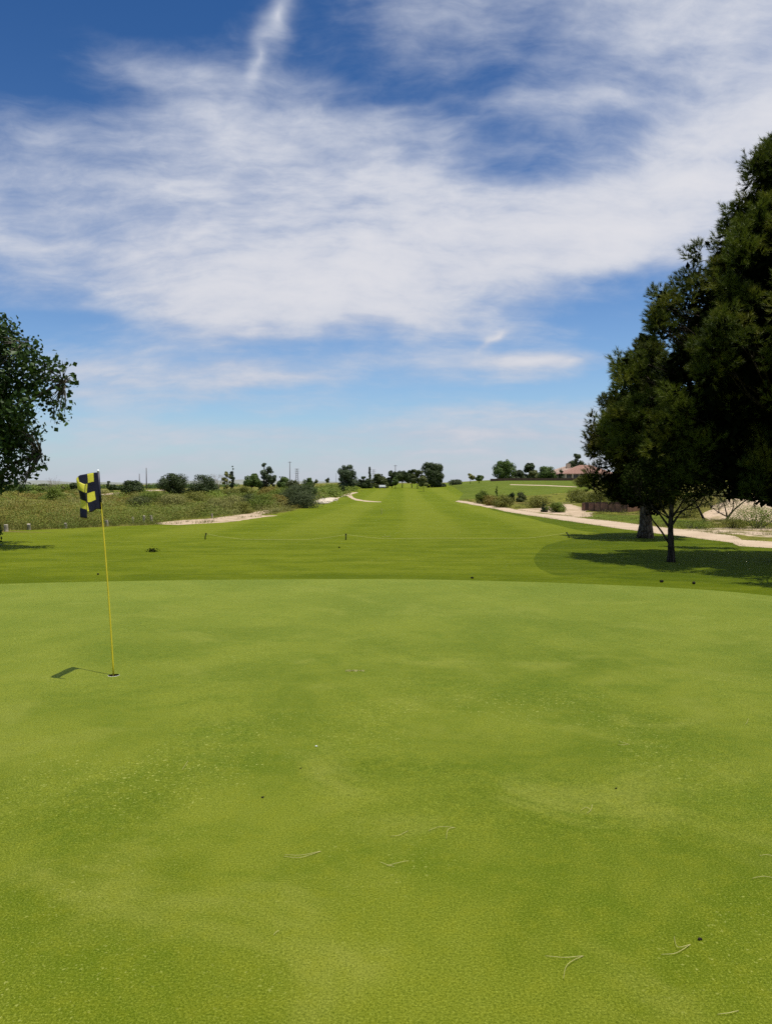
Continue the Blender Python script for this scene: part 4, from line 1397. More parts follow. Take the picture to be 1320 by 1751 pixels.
# ------------------------------------------------------------------ uncountable low scrub and weeds
def scatter(poly_px, n, seed, zone_ok, far_bias=1.0):
    rng = np.random.default_rng(seed)
    out = []
    (x0, y0), (x1, y1) = poly_px
    tries = 0
    P = []
    while len(P) < n and tries < n * 6:
        tries += 1
        px, py = x0 + (x1 - x0) * rng.random(), y0 + (y1 - y0) * rng.random() ** far_bias
        P.append((px, py))
    v = np.array([pix_dir(*p) for p in P])
    Y = CAMZ / -(v[:, 2] / v[:, 1])
    for _ in range(12):
        X = v[:, 0] / v[:, 1] * Y
        Y = np.clip((CAMZ - H(X, Y)) / -(v[:, 2] / v[:, 1]), 3, 420)
    X = v[:, 0] / v[:, 1] * Y
    Q = np.column_stack([X, Y])
    ok = np.ones(len(Q), bool)
    for nm, p in polys:
        if nm not in zone_ok:
            ok &= ~inside(p, Q)
    if zone_ok and 'desert' not in zone_ok:
        k = np.zeros(len(Q), bool)
        for nm, p in polys:
            if nm in zone_ok:
                k |= inside(p, Q)
        ok &= k
    return Q[ok], rng


def blades(geo, rng, Q, per, height, width, spread, lean=0.45):
    n = len(Q)
    ci = np.repeat(np.arange(n), per)
    m = len(ci)
    sc = (0.55 + 0.9 * rng.random(n))[ci]
    h = height * sc * (0.6 + 0.6 * rng.random(m))
    bx_ = Q[ci, 0] + rng.normal(size=m) * spread * sc
    by_ = Q[ci, 1] + rng.normal(size=m) * spread * sc
    bz = H(bx_, by_) - 0.02
    B = np.column_stack([bx_, by_, bz])
    d = np.column_stack([rng.normal(size=m) * lean, rng.normal(size=m) * lean, np.ones(m)])
    T_ = B + unit(d) * h[:, None]
    s = unit(np.cross(d, rng.normal(size=(m, 3)))) * width[ci][:, None] * 0.5
    V = np.stack([B - s, B + s, T_], 1).reshape(-1, 3)
    tint = np.clip(0.5 + 0.3 * rng.normal(size=n), 0, 1)[ci]
    geo.add(V, np.arange(3 * m).reshape(-1, 3), np.repeat(tint, 3))


def low_clumps(geo, rng, Q, per, hgt, rad, leaf_k):
    n = len(Q)
    ci = np.repeat(np.arange(n), per)
    m = len(ci)
    sc = (0.5 + 1.0 * rng.random(n) ** 1.5)[ci]
    d = rand_dirs(rng, m)
    d[:, 2] = np.abs(d[:, 2])
    rr_ = (0.5 + 0.5 * rng.random(m))[:, None]
    off = d * rr_ * np.column_stack([rad * sc, rad * sc, hgt * sc])
    x, y = Q[ci, 0] + off[:, 0], Q[ci, 1] + off[:, 1]
    P = np.column_stack([x, y, H(Q[ci, 0], Q[ci, 1]) + off[:, 2]])
    V, F = leaf_kites(rng, P, d * 1.5 + rng.normal(size=(m, 3)) * 0.38 + [0, 0, .2], leaf_k[ci], 0.6)
    tint = np.clip(0.55 + 0.42 * rng.normal(size=n), 0, 1)[ci]
    geo.add(V, F, np.repeat(tint, 4))


for k, (mat, nm, lab) in enumerate([('bush_olive', 'scrub_vegetation', 'low olive desert scrub covering the ground left of the fairway'),
                                    ('bush_brown', 'scrub_vegetation', 'reddish brown dry scrub mixed through the left scrubland'),
                                    ('bush_grey', 'scrub_vegetation', 'grey dry scrub mixed through the left scrubland'),
                                    ('bush_green', 'scrub_vegetation', 'fresh green scrub mixed through the left scrubland')]):
    g = Geo()
    Q, rng = scatter(((-60, 840), (600, 906)), 900 if k == 0 else 950, 200 + k, ('desert',), 1.1)
    fx, fy = Q[:, 0], Q[:, 1]
    val = np.sin(fx * .23 + k * 1.7) + np.sin(fy * .16 + fx * .11 + k * 2.9) + .6 * np.sin(fx * .41 - fy * .13 + k)
    bare = np.sin(fx * .31 + 2.0) + np.sin(fy * .27 + fx * .15 + 1.0) + .5 * np.sin(fx * .9 + fy * .7)
    Q = Q[((val > (-0.9 if k == 0 else 0.15)) | (rng.random(len(Q)) < 0.12)) & (bare < 1.35)]
    if k == 1:
        Q = Q[(Q[:, 0] / Q[:, 1] < -0.33) | (rng.random(len(Q)) < 0.35)]
    if k == 2:
        Q = Q[(Q[:, 0] / Q[:, 1] > -0.42) | (rng.random(len(Q)) < 0.3)]
    lk = np.maximum(0.045, Q[:, 1] * 0.0014)
    low_clumps(g, rng, Q, 80, 0.50, 0.75, lk)
    Qb = Q[rng.random(len(Q)) < 0.20]
    low_clumps(g, rng, Qb, 260, 0.85, 1.35, np.maximum(0.05, Qb[:, 1] * 0.0015))
    tag(g.build(nm, M[mat], None), lab, 'scrub', kind='stuff')
g = Geo()
Q, rng = scatter(((780, 838), (1340, 906)), 900, 210, ('desert',), 1.0)
low_clumps(g, rng, Q, 40, 0.22, 0.42, np.maximum(0.04, Q[:, 1] * 0.0013))
tag(g.build('scrub_vegetation', M['bush_olive']), 'low olive scrub on the sandy ground right of the cart path', 'scrub', kind='stuff')
g = Geo()
Q, rng = scatter(((-60, 884), (300, 908)), 1500, 220, ('desert',), 1.0)
Q = Q[Q[:, 1] < 45]
Q = Q[rng.random(len(Q)) < 0.55]
blades(g, rng, Q, 26, 0.26, np.full(len(Q), 0.016), 0.16)
Q, rng = scatter(((240, 862), (560, 898)), 700, 221, ('desert', 'sand'), 1.0)
Q = Q[rng.random(len(Q)) < np.where(inside(sand_poly, Q), 0.10, 1.0)]
blades(g, rng, Q, 22, 0.22, np.full(len(Q), 0.018), 0.15)
Q, rng = scatter(((800, 862), (1340, 915)), 1500, 222, ('desert', 'apron', 'bank', 'sandb', 'verge'), 1.0)
Q = Q[rng.random(len(Q)) < np.where(inside(apron_poly, Q) | inside(bank_poly, Q) | inside(sandb_poly, Q), 0.14, 1.0)]
blades(g, rng, Q, 20, 0.16, np.full(len(Q), 0.014), 0.14)
for line, nq in ((path_low, 1600), (path_up, 1400)):
    Lq = np.array(smooth_line(line, 0.3, 0.0, 2))
    ii = rng.integers(0, len(Lq), nq)
    Qe = Lq[ii] + rng.normal(size=(nq, 2)) * (0.16, 0.16)
    blades(g, rng, Qe, 8, 0.055, np.full(nq, 0.010), 0.10, 0.7)
tag(g.build('weeds', M['weeds']), 'tall weeds and dry grass along the edges of the scrub', 'weeds', kind='stuff')
# wooded strip along the far side of the left plain
g = Geo()
rng = np.random.default_rng(240)
n_ = 150
Yq = 330 + 120 * rng.random(n_)
aq = (-120 + 520 * rng.random(n_) - CX) / FPX
low_clumps(g, rng, np.column_stack([aq * Yq, Yq]), 90, 2.0, 4.5, np.full(n_, 0.75))
tag(g.build('far_treeline', M['far_leaf']), 'low green treeline across the far side of the left plain', 'treeline', kind='stuff')
# undergrowth at the feet of the far trees
g = Geo()
rng = np.random.default_rng(241)
n_ = 190
Yq = 95 + 85 * rng.random(n_)
aq = (350 + 255 * rng.random(n_) - CX) / FPX
Qu = np.column_stack([aq * Yq, Yq])
Qu = Qu[~inside(fair_poly, Qu) & ~inside(pathb_poly, Qu)]
low_clumps(g, rng, Qu, 150, 1.0, 1.9, np.full(len(Qu), 0.24))
tag(g.build('undergrowth', M['bush_green']), 'green undergrowth at the feet of the far trees left of the fairway', 'undergrowth', kind='stuff')
g = Geo()
gl_ = np.array(green_poly)
ii = rng.integers(0, len(gl_), 9000)
Qe = gl_[ii] + n_out[ii] * (0.03 + 0.5 * rng.random(9000) ** 1.5)[:, None] + rng.normal(size=(9000, 2)) * 0.12
Qe = Qe[(Qe[:, 1] > 9) & ~inside(green_poly, Qe)]
blades(g, rng, Qe, 9, 0.022, np.full(len(Qe), 0.005), 0.05, 0.6)
tag(g.build('collar_grass', M['lawn_blades']), 'short fringe grass standing along the back edge of the green', 'grass', kind='stuff')
# longer grass in the rough under the pines and along the mown edges
g = Geo()
Q, rng = scatter(((900, 900), (1340, 1004)), 9000, 230, ('rough',), 1.0)
blades(g, rng, Q, 7, 0.035, np.full(len(Q), 0.007), 0.06, 0.7)
tag(g.build('rough_grass', M['lawn_blades']), 'longer rough grass under the pines', 'grass', kind='stuff')

# ------------------------------------------------------------------ flagstick, flag and cup
base = np.array([CUP.x, CUP.y, hz(CUP.x, CUP.y)])
POLE_TOP = np.array([at(168.5, 807, CUP.y + 0.17)[i] for i in range(3)])
e = empty('flagstick', base)
pv = POLE_TOP - base
tpar = np.linspace(0, 1, 18)
bow = np.sin(tpar * math.pi) * 0.012
pp = tpar[:, None] * pv + np.column_stack([bow, -bow * 0.6, np.zeros(18)])
pp[0, 2] = -0.10
gq = Geo().tube(pp, np.linspace(0.0082, 0.0062, 18), 10, True)
gq.build('pole', M['yellow'], e, smooth=True)
axis = pv / np.linalg.norm(pv)
Geo().tube([pv, pv + axis * 0.012, pv + axis * 0.022, pv + axis * 0.026], [0.011, 0.012, 0.008, 0.002], 10, True).build('pole_cap', M['white'], e, smooth=True)
# flag: hoist down the top of the pole; the cloth blows towards the viewer and left, then its free end curls back
FH, FL = 0.385, 0.53
plan = np.array([(0, 0), (-0.028, -0.06), (-0.040, -0.14), (-0.045, -0.23), (-0.054, -0.32), (-0.060, -0.375), (-0.050, -0.415), (-0.015, -0.432), (0.030, -0.428)])
plan = np.array(smooth_line(plan, 0, 0))
seg = np.concatenate([[0], np.cumsum(np.linalg.norm(np.diff(plan, axis=0), axis=1))])
NU, NVv = 60, 32
fv, uvs = [], []
for i in range(NU + 1):
    s = i / NU
    q = s * seg[-1]
    x = np.interp(q, seg, plan[:, 0])
    y = np.interp(q, seg, plan[:, 1])
    for j in range(NVv + 1):
        t = j / NVv
        hp = pv - axis * FH * (1 - t) - axis * 0.004
        droop = 0.055 * s ** 1.3 + (0.07 * max(0, s - 0.66) / 0.34) * (0.4 + 0.6 * t)
        fold = 0.016 * math.sin(s * 9 + t * 3.2) * s + 0.010 * math.sin(t * 7 + s * 5) * min(1, s * 3)
        curl = 0.035 * max(0, s - 0.7) / 0.3 * (t - 0.25)
        fv.append((hp[0] + x + fold * 0.35 + curl * 0.6, hp[1] + y + fold, hp[2] - droop + 0.008 * math.sin(s * 14) * (1 - t)))
        uvs.append((s * 3.42 - 0.42, t * 4))
ff = [(i * (NVv + 1) + j, (i + 1) * (NVv + 1) + j, (i + 1) * (NVv + 1) + j + 1, i * (NVv + 1) + j + 1) for i in range(NU) for j in range(NVv)]
me = bpy.data.meshes.new('flag')
me.from_pydata(fv, [], ff)
uvl = me.uv_layers.new(name='UVMap')
for lp in me.loops:
    uvl.data[lp.index].uv = uvs[lp.vertex_index]
for p in me.polygons:
    p.use_smooth = True
me.materials.append(M['flag'])
fo = bpy.data.objects.new('flag', me)
sol = fo.modifiers.new('thickness', 'SOLIDIFY')
sol.thickness = 0.0012
col.objects.link(fo)
fo.parent = e
Geo().tube([pv - axis * (FH + .002), pv - axis * .2, pv - axis * .003], [.0135, .0125, .0125], 10, True).build('sleeve', M['navy'], fo, smooth=True)
fo['label'] = 'black and yellow checkered flag curled by the wind'
tag(e, 'yellow flagstick with black and yellow checkered flag standing in the hole', 'flagstick')
# cup: white liner sunk in the turf
e = empty('golf_hole', base)
n = 28
an = np.linspace(0, 2 * np.pi, n, endpoint=False)
cs = np.column_stack([np.cos(an), np.sin(an)])


def ringz(r, z):
    return np.column_stack([cs * r, np.full(n, z)])


def bands(rs):
    V = np.concatenate([ringz(r, z) for r, z in rs])
    f = [(k * n + i, k * n + (i + 1) % n, (k + 1) * n + (i + 1) % n, (k + 1) * n + i) for k in range(len(rs) - 1) for i in range(n)]
    return V, f


Geo().add(*bands([(0.0553, -0.030), (0.0520, -0.029), (0.0520, -0.12)])).build('cup_liner', M['white'], e, smooth=False)
Geo().add(*bands([(0.0542, 0.0005), (0.0545, -0.03), (0.056, -0.14), (0.001, -0.14)])).build('cup_wall', M['soil'], e)
Geo().add(*bands([(0.0565, 0.0008), (0.0545, 0.0014)])).build('cup_rim', M['white'], e)
tag(e, 'white lined hole in the green at the foot of the flagstick', 'hole')

# ------------------------------------------------------------------ rope, stakes, posts, cones, needles
stk = []
for px, yb, yt, lab, ln in [(351, 922.5, 911.5, 'short dark rope stake, leftmost, on the fairway below the bare sand', 0.04), (591.5, 923.5, 912.5, 'short dark rope stake in the middle of the fairway', 0.0), (973, 920, 910, 'short dark leaning stake beside the shadow of the back pine', -0.10)]:
    X, Y = ground_at(px, yb)
    z = hz(X, Y)
    h = at(px, yt, Y).z - z
    e = empty('rope_stake', (X, Y, z))
    Geo().tube([(0, 0, -0.06), (ln * 0.3, 0, h * 0.5), (ln, 0, h - 0.02)], [0.022, 0.022, 0.024], 8).build('shaft', M['stake'], e, smooth=True)
    Geo().tube([(ln, 0, h - 0.022), (ln * 1.02, 0, h - 0.008), (ln * 1.04, 0, h + 0.004)], [0.030, 0.030, 0.016], 8).build('stake_cap', M['black'], e, smooth=True)
    tag(e, lab, 'stake', 'rope stakes on the fairway')
    stk.append(np.array([X + ln, Y, z + h - 0.03]))


def rope(p0, p1, sag, lab, k=28):
    t = np.linspace(0, 1, k)
    P = p0 + (p1 - p0) * t[:, None]
    P[:, 2] -= sag * 4 * t * (1 - t)
    P[:, 2] = np.maximum(P[:, 2], H(P[:, 0], P[:, 1]) + 0.008)
    o = Geo().tube(P - P[0], 0.0065, 6, True).build('rope', M['rope'], None, smooth=True)
    o.location = P[0]
    tag(o, lab, 'rope', 'ropes strung between the stakes')


rope(stk[0], stk[1], 0.24, 'thin yellow rope sagging between the leftmost and middle stakes')
rope(stk[1], stk[2], 0.30, 'thin yellow rope sagging onto the grass right of the middle stake')
posts = [(12, 908.5, 897, 7, 'leftmost and widest'), (50.5, 906, 896, 6, 'second from the left'), (113, 903.5, 894.5, 5.5, 'half hidden in weeds left of the flag'), (184, 899.5, 889.5, 5, 'just right of the flagstick'), (228.5, 895, 884, 3.6, 'thin one next left of the pair'), (246, 894.5, 882, 4.4, 'left of the pair by the sand'), (260, 893.5, 881.5, 4.2, 'right of the pair by the sand'), (363, 886.5, 877.5, 3, 'small, behind the strip of bare sand'), (369, 880, 872, 1.6, 'thinnest, beside the rounded pale olive bush')]
for k, (px, yb, yt, w, lab) in enumerate(posts):
    rng = np.random.default_rng(300 + k)
    X, Y = ground_at(px, yb)
    z = hz(X, Y)
    h = at(px, yt, Y).z - z
    r = w / FPX * Y / 2
    lean = rng.normal(size=2) * 0.03
    g = Geo().tube([(0, 0, -0.1), (lean[0] * .3, lean[1] * .3, h * .3), (lean[0] * .7, lean[1] * .7, h * .75), (lean[0], lean[1], h)], [r, r * .98, r * .97, r * .93], 9, True, 0.14, rng)
    o = g.build('wooden_post', M['wood_post'])
    o.location = (X, Y, z)
    tag(o, 'weathered grey wooden post at the scrub edge, ' + lab, 'post', 'old posts along the scrub edge')


def cone(px, py, lab, s=0.05):
    rng = np.random.default_rng(int(px))
    X, Y = ground_at(px, py + 2)
    e = empty('pine_cone', (X, Y, hz(X, Y)))
    g = Geo()
    k = 60
    i = np.arange(k)
    t = (i + .5) / k
    rad = s * 0.62 * np.sin(np.pi * (0.12 + 0.86 * t)) ** 0.8
    a = i * 2.39996
    ax = np.array([math.cos(px), math.sin(px), 0.12])
    ax /= np.linalg.norm(ax)
    u = np.cross(ax, [0, 0, 1]); u /= np.linalg.norm(u)
    w = np.cross(u, ax)
    dr = np.cos(a)[:, None] * u + np.sin(a)[:, None] * w
    c = ax * (t[:, None] - .5) * s * 1.7 + [0, 0, s * .6]
    p = c + dr * rad[:, None]
    V, F = leaf_kites(rng, p, dr + ax * .5, np.full(k, s * .5), .9)
    g.add(V, F)
    g.tube([ax * -s * .85 + [0, 0, s * .6], [0, 0, s * .6], ax * s * .85 + [0, 0, s * .6]], [s * .2, s * .45, s * .12], 7)
    g.build('scales', M['black'], e)
    tag(e, lab, 'pine cone', 'pine cones on the grass')


cone(807, 987.5, 'dark pine cone on the fringe straight behind the green', 0.032)
cone(1131, 994, 'dark pine cone at the edge of the big tree shadow, left of two', 0.042)
cone(1185.5, 997, 'dark pine cone at the edge of the big tree shadow, right of two', 0.042)
cone(580, 935, 'tiny dark cone on the fairway just below the middle rope stake', 0.035)
cone(168, 981, 'tiny dark cone on the fringe left of the flagstick', 0.03)

# torn dark sprig lying on the fairway
X, Y = ground_at(261, 944)
rng = np.random.default_rng(77)
e = empty('fallen_sprig', (X, Y, hz(X, Y)))
g = Geo()
for k in range(5):
    a = rng.random() * 6.28
    g.tube(bent((0, 0, 0.01), (math.cos(a) * 0.14, math.sin(a) * 0.1, 0.03 + 0.05 * rng.random()), 0.03, 5), np.linspace(.006, .003, 5), 5)
g.build('twig', M['bark_dark'], e)
P = rng.normal(size=(130, 3)) * (0.085, 0.05, 0.03) + [0, 0, 0.055]
P[:, 2] = np.maximum(P[:, 2], 0.01)
Geo().add(*leaf_kites(rng, P, rng.normal(size=(130, 3)), np.full(130, 0.05), .6)).build('leaves', M['leaf_dark'], e)
tag(e, 'dark leafy sprig lying alone on the fairway left of the flagstick line', 'sprig')

# worn spots: little cushions of bleached grass
for px, py, w, d_, lab in [(607, 1147.5, 0.19, 0.035, 'small bleached ball mark of pale grass near the middle of the green'), (661, 917.5, 0.30, 0.25, 'pale worn patch on the fairway behind the middle stake')]:
    X, Y = ground_at(px, py)
    rng = np.random.default_rng(int(px))
    g = Geo()
    m = 420
    B = np.column_stack([(rng.random(m) - .5) * w, rng.normal(size=m) * d_ * .4, np.zeros(m)])
    B = B[rng.random(m) < 0.25 + 0.75 * np.sin(B[:, 0] / w * 16) ** 2]
    m = len(B)
    T_ = B + rng.normal(size=(m, 3)) * (.006, .006, 0) + np.column_stack([np.zeros(m), np.zeros(m), .004 + .008 * rng.random(m)])
    s = rng.normal(size=(m, 3)) * (.0022, .0022, .0003)
    g.add(np.stack([B - s, B + s, T_], 1).reshape(-1, 3), np.arange(3 * m).reshape(-1, 3))
    o = g.build('worn_turf', M['needle_dry'])
    o.location = (X, Y, hz(X, Y) + .001)
    tag(o, lab, 'turf mark', kind='stuff')

# fallen pine needles in pairs on the near green
ND = [((932, 1637), (965, 1643), (997, 1638), (970, 1655), (963, 1676), 'joined in a Y, nearest the bottom centre-right'),
      ((1130, 1636), (1155, 1634), (1180, 1618), (1158, 1625), (1152, 1604), 'crossed, right of the Y shaped pair'),
      ((1226, 1738), (1245, 1738), (1262, 1732), None, None, 'single, in the bottom right corner'),
      ((485, 1466), (515, 1470), (549, 1458), (515, 1466), (486, 1464), 'a tight pair left of centre'),
      ((650, 1476), (662, 1482), (674, 1484), (690, 1477), (700, 1474), 'an open V just right of centre'),
      ((732, 1422), (752, 1417), (778, 1417), (766, 1422), (763, 1436), 'a bent pair above the open V'),
      ((668, 1432), (682, 1432), (698, 1423), None, None, 'a short curved one left of the bent pair'),
      ((1003, 1393), (1010, 1388), (1012, 1378), (1002, 1384), (992, 1388), 'small, at the right middle of the green'),
      ((1056, 1273), (1060, 1276), (1074, 1274), (1062, 1272), (1058, 1268), 'small curl in the right rear of the green'),
      ((1285, 1504), (1305, 1503), (1325, 1505), None, None, 'straight, cut by the right edge'),
      ((1298, 1466), (1312, 1466), (1326, 1468), None, None, 'short, at the right edge above the straight one'),
      ((1274, 1240), (1277, 1236), (1279, 1230), None, None, 'tiny upright curl near the right edge'),
      ((468, 1602), (474, 1598), (478, 1594), None, None, 'tiny, left of centre low on the green'),
      ((312, 1318), (318, 1310), (322, 1303), None, None, 'short slanting one below the flag shadow')]
for k, (a, b_, c_, d_, e_, lab) in enumerate(ND):
    def curve(p, q, r, lift):
        A, B, Cc = [np.array([*ground_at(*t), 0.0]) for t in (p, q, r)]
        P = np.array(smooth3([A, B, Cc], 6))
        P[:, 2] = H(P[:, 0], P[:, 1]) + 0.004 + lift * np.sin(np.linspace(0, 3.14, len(P)))
        return P
    P = curve(a, b_, c_, 0.006)
    o0 = P[0].copy()
    e = empty('fallen_needle', o0)
    Geo().tube(P - o0, np.linspace(0.0008, 0.0011, len(P)), 5).build('needle', M['needle_dry'], e, smooth=True)
    if d_:
        P = curve(c_ if k not in (4, 7) else b_, d_, e_, 0.008)
        Geo().tube(P - o0, np.linspace(0.0011, 0.0007, len(P)), 5).build('needle', M['needle_dry'], e, smooth=True)
    tag(e, 'dry pale pine needle on the green, ' + lab, 'pine needle', 'fallen pine needles on the green')
for px, py, s, lab in [(1197, 1608, 0.009, 'dark seed husk on the near green at right'), (450, 1365, 0.007, 'dark seed husk on the green left of centre'), (515, 1315, 0.006, 'dark seed husk on the middle of the green'), (1053, 1350, 0.007, 'dark seed husk on the right middle of the green')]:
    X, Y = ground_at(px, py)
    rng = np.random.default_rng(int(px))
    o = Geo().tube(rng.normal(size=(5, 3)) * s * .35 + np.column_stack([np.linspace(-s, s, 5), np.linspace(-s, s, 5) * .4, np.full(5, s * .7)]), [s * .2, s * .6, s * .7, s * .5, s * .1], 6, True, .5, rng).build('seed_husk', M['black'])
    o.location = (X, Y, hz(X, Y))
    tag(o, lab, 'seed husk')
X, Y = ground_at(541, 1278)
o = Geo().tube([(-.009, 0, .006), (-.004, 0, .008), (.004, 0, .008), (.009, 0, .005)], [.001, .004, .004, .001], 7).build('paper_scrap', M['white'])
o.location = (X, Y, hz(X, Y))
tag(o, 'tiny white scrap on the green left of centre', 'scrap')
# fairway marker and bench on the mound
X, Y = ground_at(652.5, 879)
o = Geo().tube([(0, 0, -.1), (0, 0, .2), (0, 0, .38)], [.03, .03, .025], 8).build('marker_stake', M['rope'])
o.location = (X, Y, hz(X, Y))
tag(o, 'small pale marker stake standing in the middle of the fairway', 'stake')
X = at(654, 833, 150).x
e = empty('bench', (X, 150, hz(X, 150)))
Geo().box((0, 0, .45), (1.3, .42, .07)).build('seat', M['white'], e)
Geo().box((0, .2, .7), (1.3, .06, .32)).build('backrest', M['white'], e)
for s in (-.5, .5):
    Geo().box((s, 0, .205), (.08, .38, .42)).build('leg', M['steel'], e)
tag(e, 'small white bench under the trees on the mound', 'bench')

# stones edging the far path
rng = np.random.default_rng(9)
for k, (px, py) in enumerate([(547.5, 861.3), (551.5, 859.6), (555.5, 858.4), (560, 857), (564.5, 855.8)]):
    X, Y = ground_at(px, py)
    bm = bmesh.new()
    bmesh.ops.create_icosphere(bm, subdivisions=2, radius=1.0)
    for v in bm.verts:
        v.co = Vector((v.co.x * .95, v.co.y * .6, v.co.z * .3)) * (0.85 + 0.3 * rng.random())
    me = bpy.data.meshes.new('edge_stone')
    bm.to_mesh(me)
    bm.free()
    me.materials.append(M['stone'])
    o = bpy.data.objects.new('edge_stone', me)
    o.location = (X, Y, hz(X, Y) + .06)
    o.rotation_euler.z = rng.random()
    col.objects.link(o)
    tag(o, 'pale flat stone edging the far path, ' + ['nearest the oleander', 'second from the oleander', 'third from the oleander', 'fourth from the oleander', 'touching the path end'][k], 'stone', 'stones edging the far path')

# ------------------------------------------------------------------ brown panelled enclosure
A = Vector((*ground_at(994.5, 873), 0))
B = Vector((*ground_at(1071, 876.5), 0))
hA = at(994.5, 861, A.y).z
e = empty('panel_enclosure', (A.x, A.y, hz(A.x, A.y)))
dirv = (B - A)
ln = dirv.length
rz = math.atan2(dirv.y, dirv.x)
ht = hA - hz(A.x, A.y) + 0.05
co, si = math.cos(rz), math.sin(rz)


def enc(u, v, z):
    return (u * co - v * si, u * si + v * co, z)


cuts = [0.0, 0.085, 0.17, 0.29, 0.44, 0.60, 0.76, 0.92, 1.0]
for i in range(len(cuts) - 1):
    u0, u1 = cuts[i] * ln, cuts[i + 1] * ln
    if i == 1:
        continue                                # the dark gateway
    Geo().box(enc((u0 + u1) / 2, 0.0 + (0.03 if i % 2 else 0), ht / 2 - .03), (u1 - u0 - 0.03, 0.05, ht + .06 - (0.03 if i % 3 == 0 else 0)), rz).build('panel', M['panel_rust'], e)
    Geo().box(enc(u1, 0.02, ht / 2 - .02), (0.05, 0.09, ht + .09), rz).build('fence_post', M['post_rust'], e)
DEP = 3.2
for i in range(6):
    u0, u1 = ln * i / 6 + .3, ln * (i + 1) / 6 + .3
    Geo().box(enc((u0 + u1) / 2, DEP, ht / 2 + .02), (u1 - u0 - .03, .05, ht + .16), rz).build('panel', M['panel_rust'], e)
for u in (0.06, ln - .02):
    for j in range(3):
        v0 = DEP / 3 * (j + .5)
        Geo().box(enc(u + .3 * (j + .5) / 3, v0, ht / 2), (.05, DEP / 3 - .04, ht + .1), rz).build('panel', M['post_rust'] if u < 1 else M['panel_rust'], e)
Geo().box(enc(cuts[1] * ln + .09, .55, ht / 2), (.30, .05, ht), rz + 1.2).build('gate', M['post_rust'], e)
tag(e, 'low enclosure of rust-brown panels on the sand beyond the cart path', 'enclosure')

# ------------------------------------------------------------------ wall on the bank, houses, hill wall
X0, X1 = at(1268, 830, 50).x, at(1420, 830, 50).x
e = empty('block_wall', ((X0 + X1) / 2, 50, hz((X0 + X1) / 2, 50)))
z0 = hz((X0 + X1) / 2, 50)
for i in range(5):
    xa = (X0 - X1) / 2 + (X1 - X0) * i / 5
    xb = xa + (X1 - X0) / 5
    Geo().box(((xa + xb) / 2, 0, .16), (xb - xa - .02, .2, .95)).build('panel', M['wall_brown'], e)
    Geo().box((xb, 0, .2), (.26, .26, 1.05)).build('pillar', M['wall_brown'], e)
tag(e, 'brown block wall on top of the sandy bank at the right edge', 'wall')


def hip_roof(g, x0, x1, y0, y1, z0, z1, over=.5, ridge=.45):
    x0, x1, y0, y1 = x0 - over, x1 + over, y0 - over, y1 + over
    ym = (y0 + y1) / 2
    w = (y1 - y0) / 2 * (1 + 0.0)
    r0, r1 = x0 + w * 1.05, x1 - w * 1.05
    if r1 < r0:
        r0 = r1 = (x0 + x1) / 2
    V = [(x0, y0, z0), (x1, y0, z0), (x1, y1, z0), (x0, y1, z0), (r0, ym, z1), (r1, ym, z1), (x0, y0, z0 - .18), (x1, y0, z0 - .18), (x1, y1, z0 - .18), (x0, y1, z0 - .18)]
    g.add(V, [(0, 1, 5), (0, 5, 4), (1, 2, 5), (2, 3, 4), (2, 4, 5), (3, 0, 4), (6, 7, 1), (6, 1, 0), (7, 8, 2), (7, 2, 1), (8, 9, 3), (8, 3, 2), (9, 6, 0), (9, 0, 3), (6, 8, 7), (6, 9, 8)])


def tile_rows(e, roof_o, x0, x1, y0, z0, z1, ym, mat, over=.5):
    """courses of tiles on the front slope, each a shallow step"""
    n = 9
    g = Geo()
    w = ym - (y0 - over)
    for k in range(n):
        t = (k + .3) / n
        inset = w * 1.05 * t
        xa, xb = x0 - over + inset + .05, x1 + over - inset - .05
        if xb > xa:
            g.box(((xa + xb) / 2, y0 - over + w * t, z0 + (z1 - z0) * t + .03), (xb - xa, .10, .05))
    g.build('tile_courses', mat, roof_o)


def house(label, px0, px1, y_base, y_eave, y_ridge, Y, depth, roof, porch):
    xa, xb = at(px0, y_base, Y).x, at(px1, y_base, Y).x
    xm = (xa + xb) / 2
    zb = at(px0, y_base, Y).z
    gz = min(hz(xm, Y), zb)
    e = empty('house', (xm, Y, zb))
    he = at(px0, y_eave, Y).z - zb
    hr = at(px0, y_ridge, Y).z - zb
    w = xb - xa
    Geo().box((0, depth / 2, he / 2 - .6), (w, depth, he + 1.2)).build('wall', M['stucco'], e)
    g = Geo()
    hip_roof(g, -w / 2, w / 2, 0, depth, he, hr, 0.7)
    ro = g.build('roof', roof, e)
    tile_rows(e, ro, -w / 2, w / 2, 0, he, hr, depth / 2, roof, .7)
    if porch:
        n = 7
        for i in range(n):
            x = -w / 2 + w * (i + .5) / n
            wn = Geo().box((x, -0.06, he * .46), (w / n * .55, .1, he * .62)).build('window', M['glass'], e)
            Geo().box((x, -0.13, he * .12), (w / n * .62, .14, .12)).build('sill', M['stucco'], wn)
            Geo().box((x, -0.12, he * .46), (.07, .06, he * .62)).build('frame', M['stucco'], wn)
        for i in range(n + 1):
            x = -w / 2 + w * i / n
            Geo().box((x, -0.55, he / 2 - .3), (.42, .42, he + .5)).build('porch_post', M['stucco'], e)
    else:
        for i in range(4):
            x = -w / 2 + w * (i + .5) / 4
            wn = Geo().box((x, -0.05, he * .5), (1.2, .08, 1.1)).build('window', M['glass'], e)
            Geo().box((x, -0.09, he * .5), (.06, .05, 1.1)).build('frame', M['white'], wn)
        ch = Geo().box((w * .05, depth * .35, hr - .1), (1.4, 1.0, 1.9)).build('chimney', M['stucco'], ro)
        Geo().box((w * .05, depth * .35, hr + .9), (1.1, .8, .16)).build('chimney_cap', M['pole_wood'], ro)
    tag(e, label, 'house')
    return e


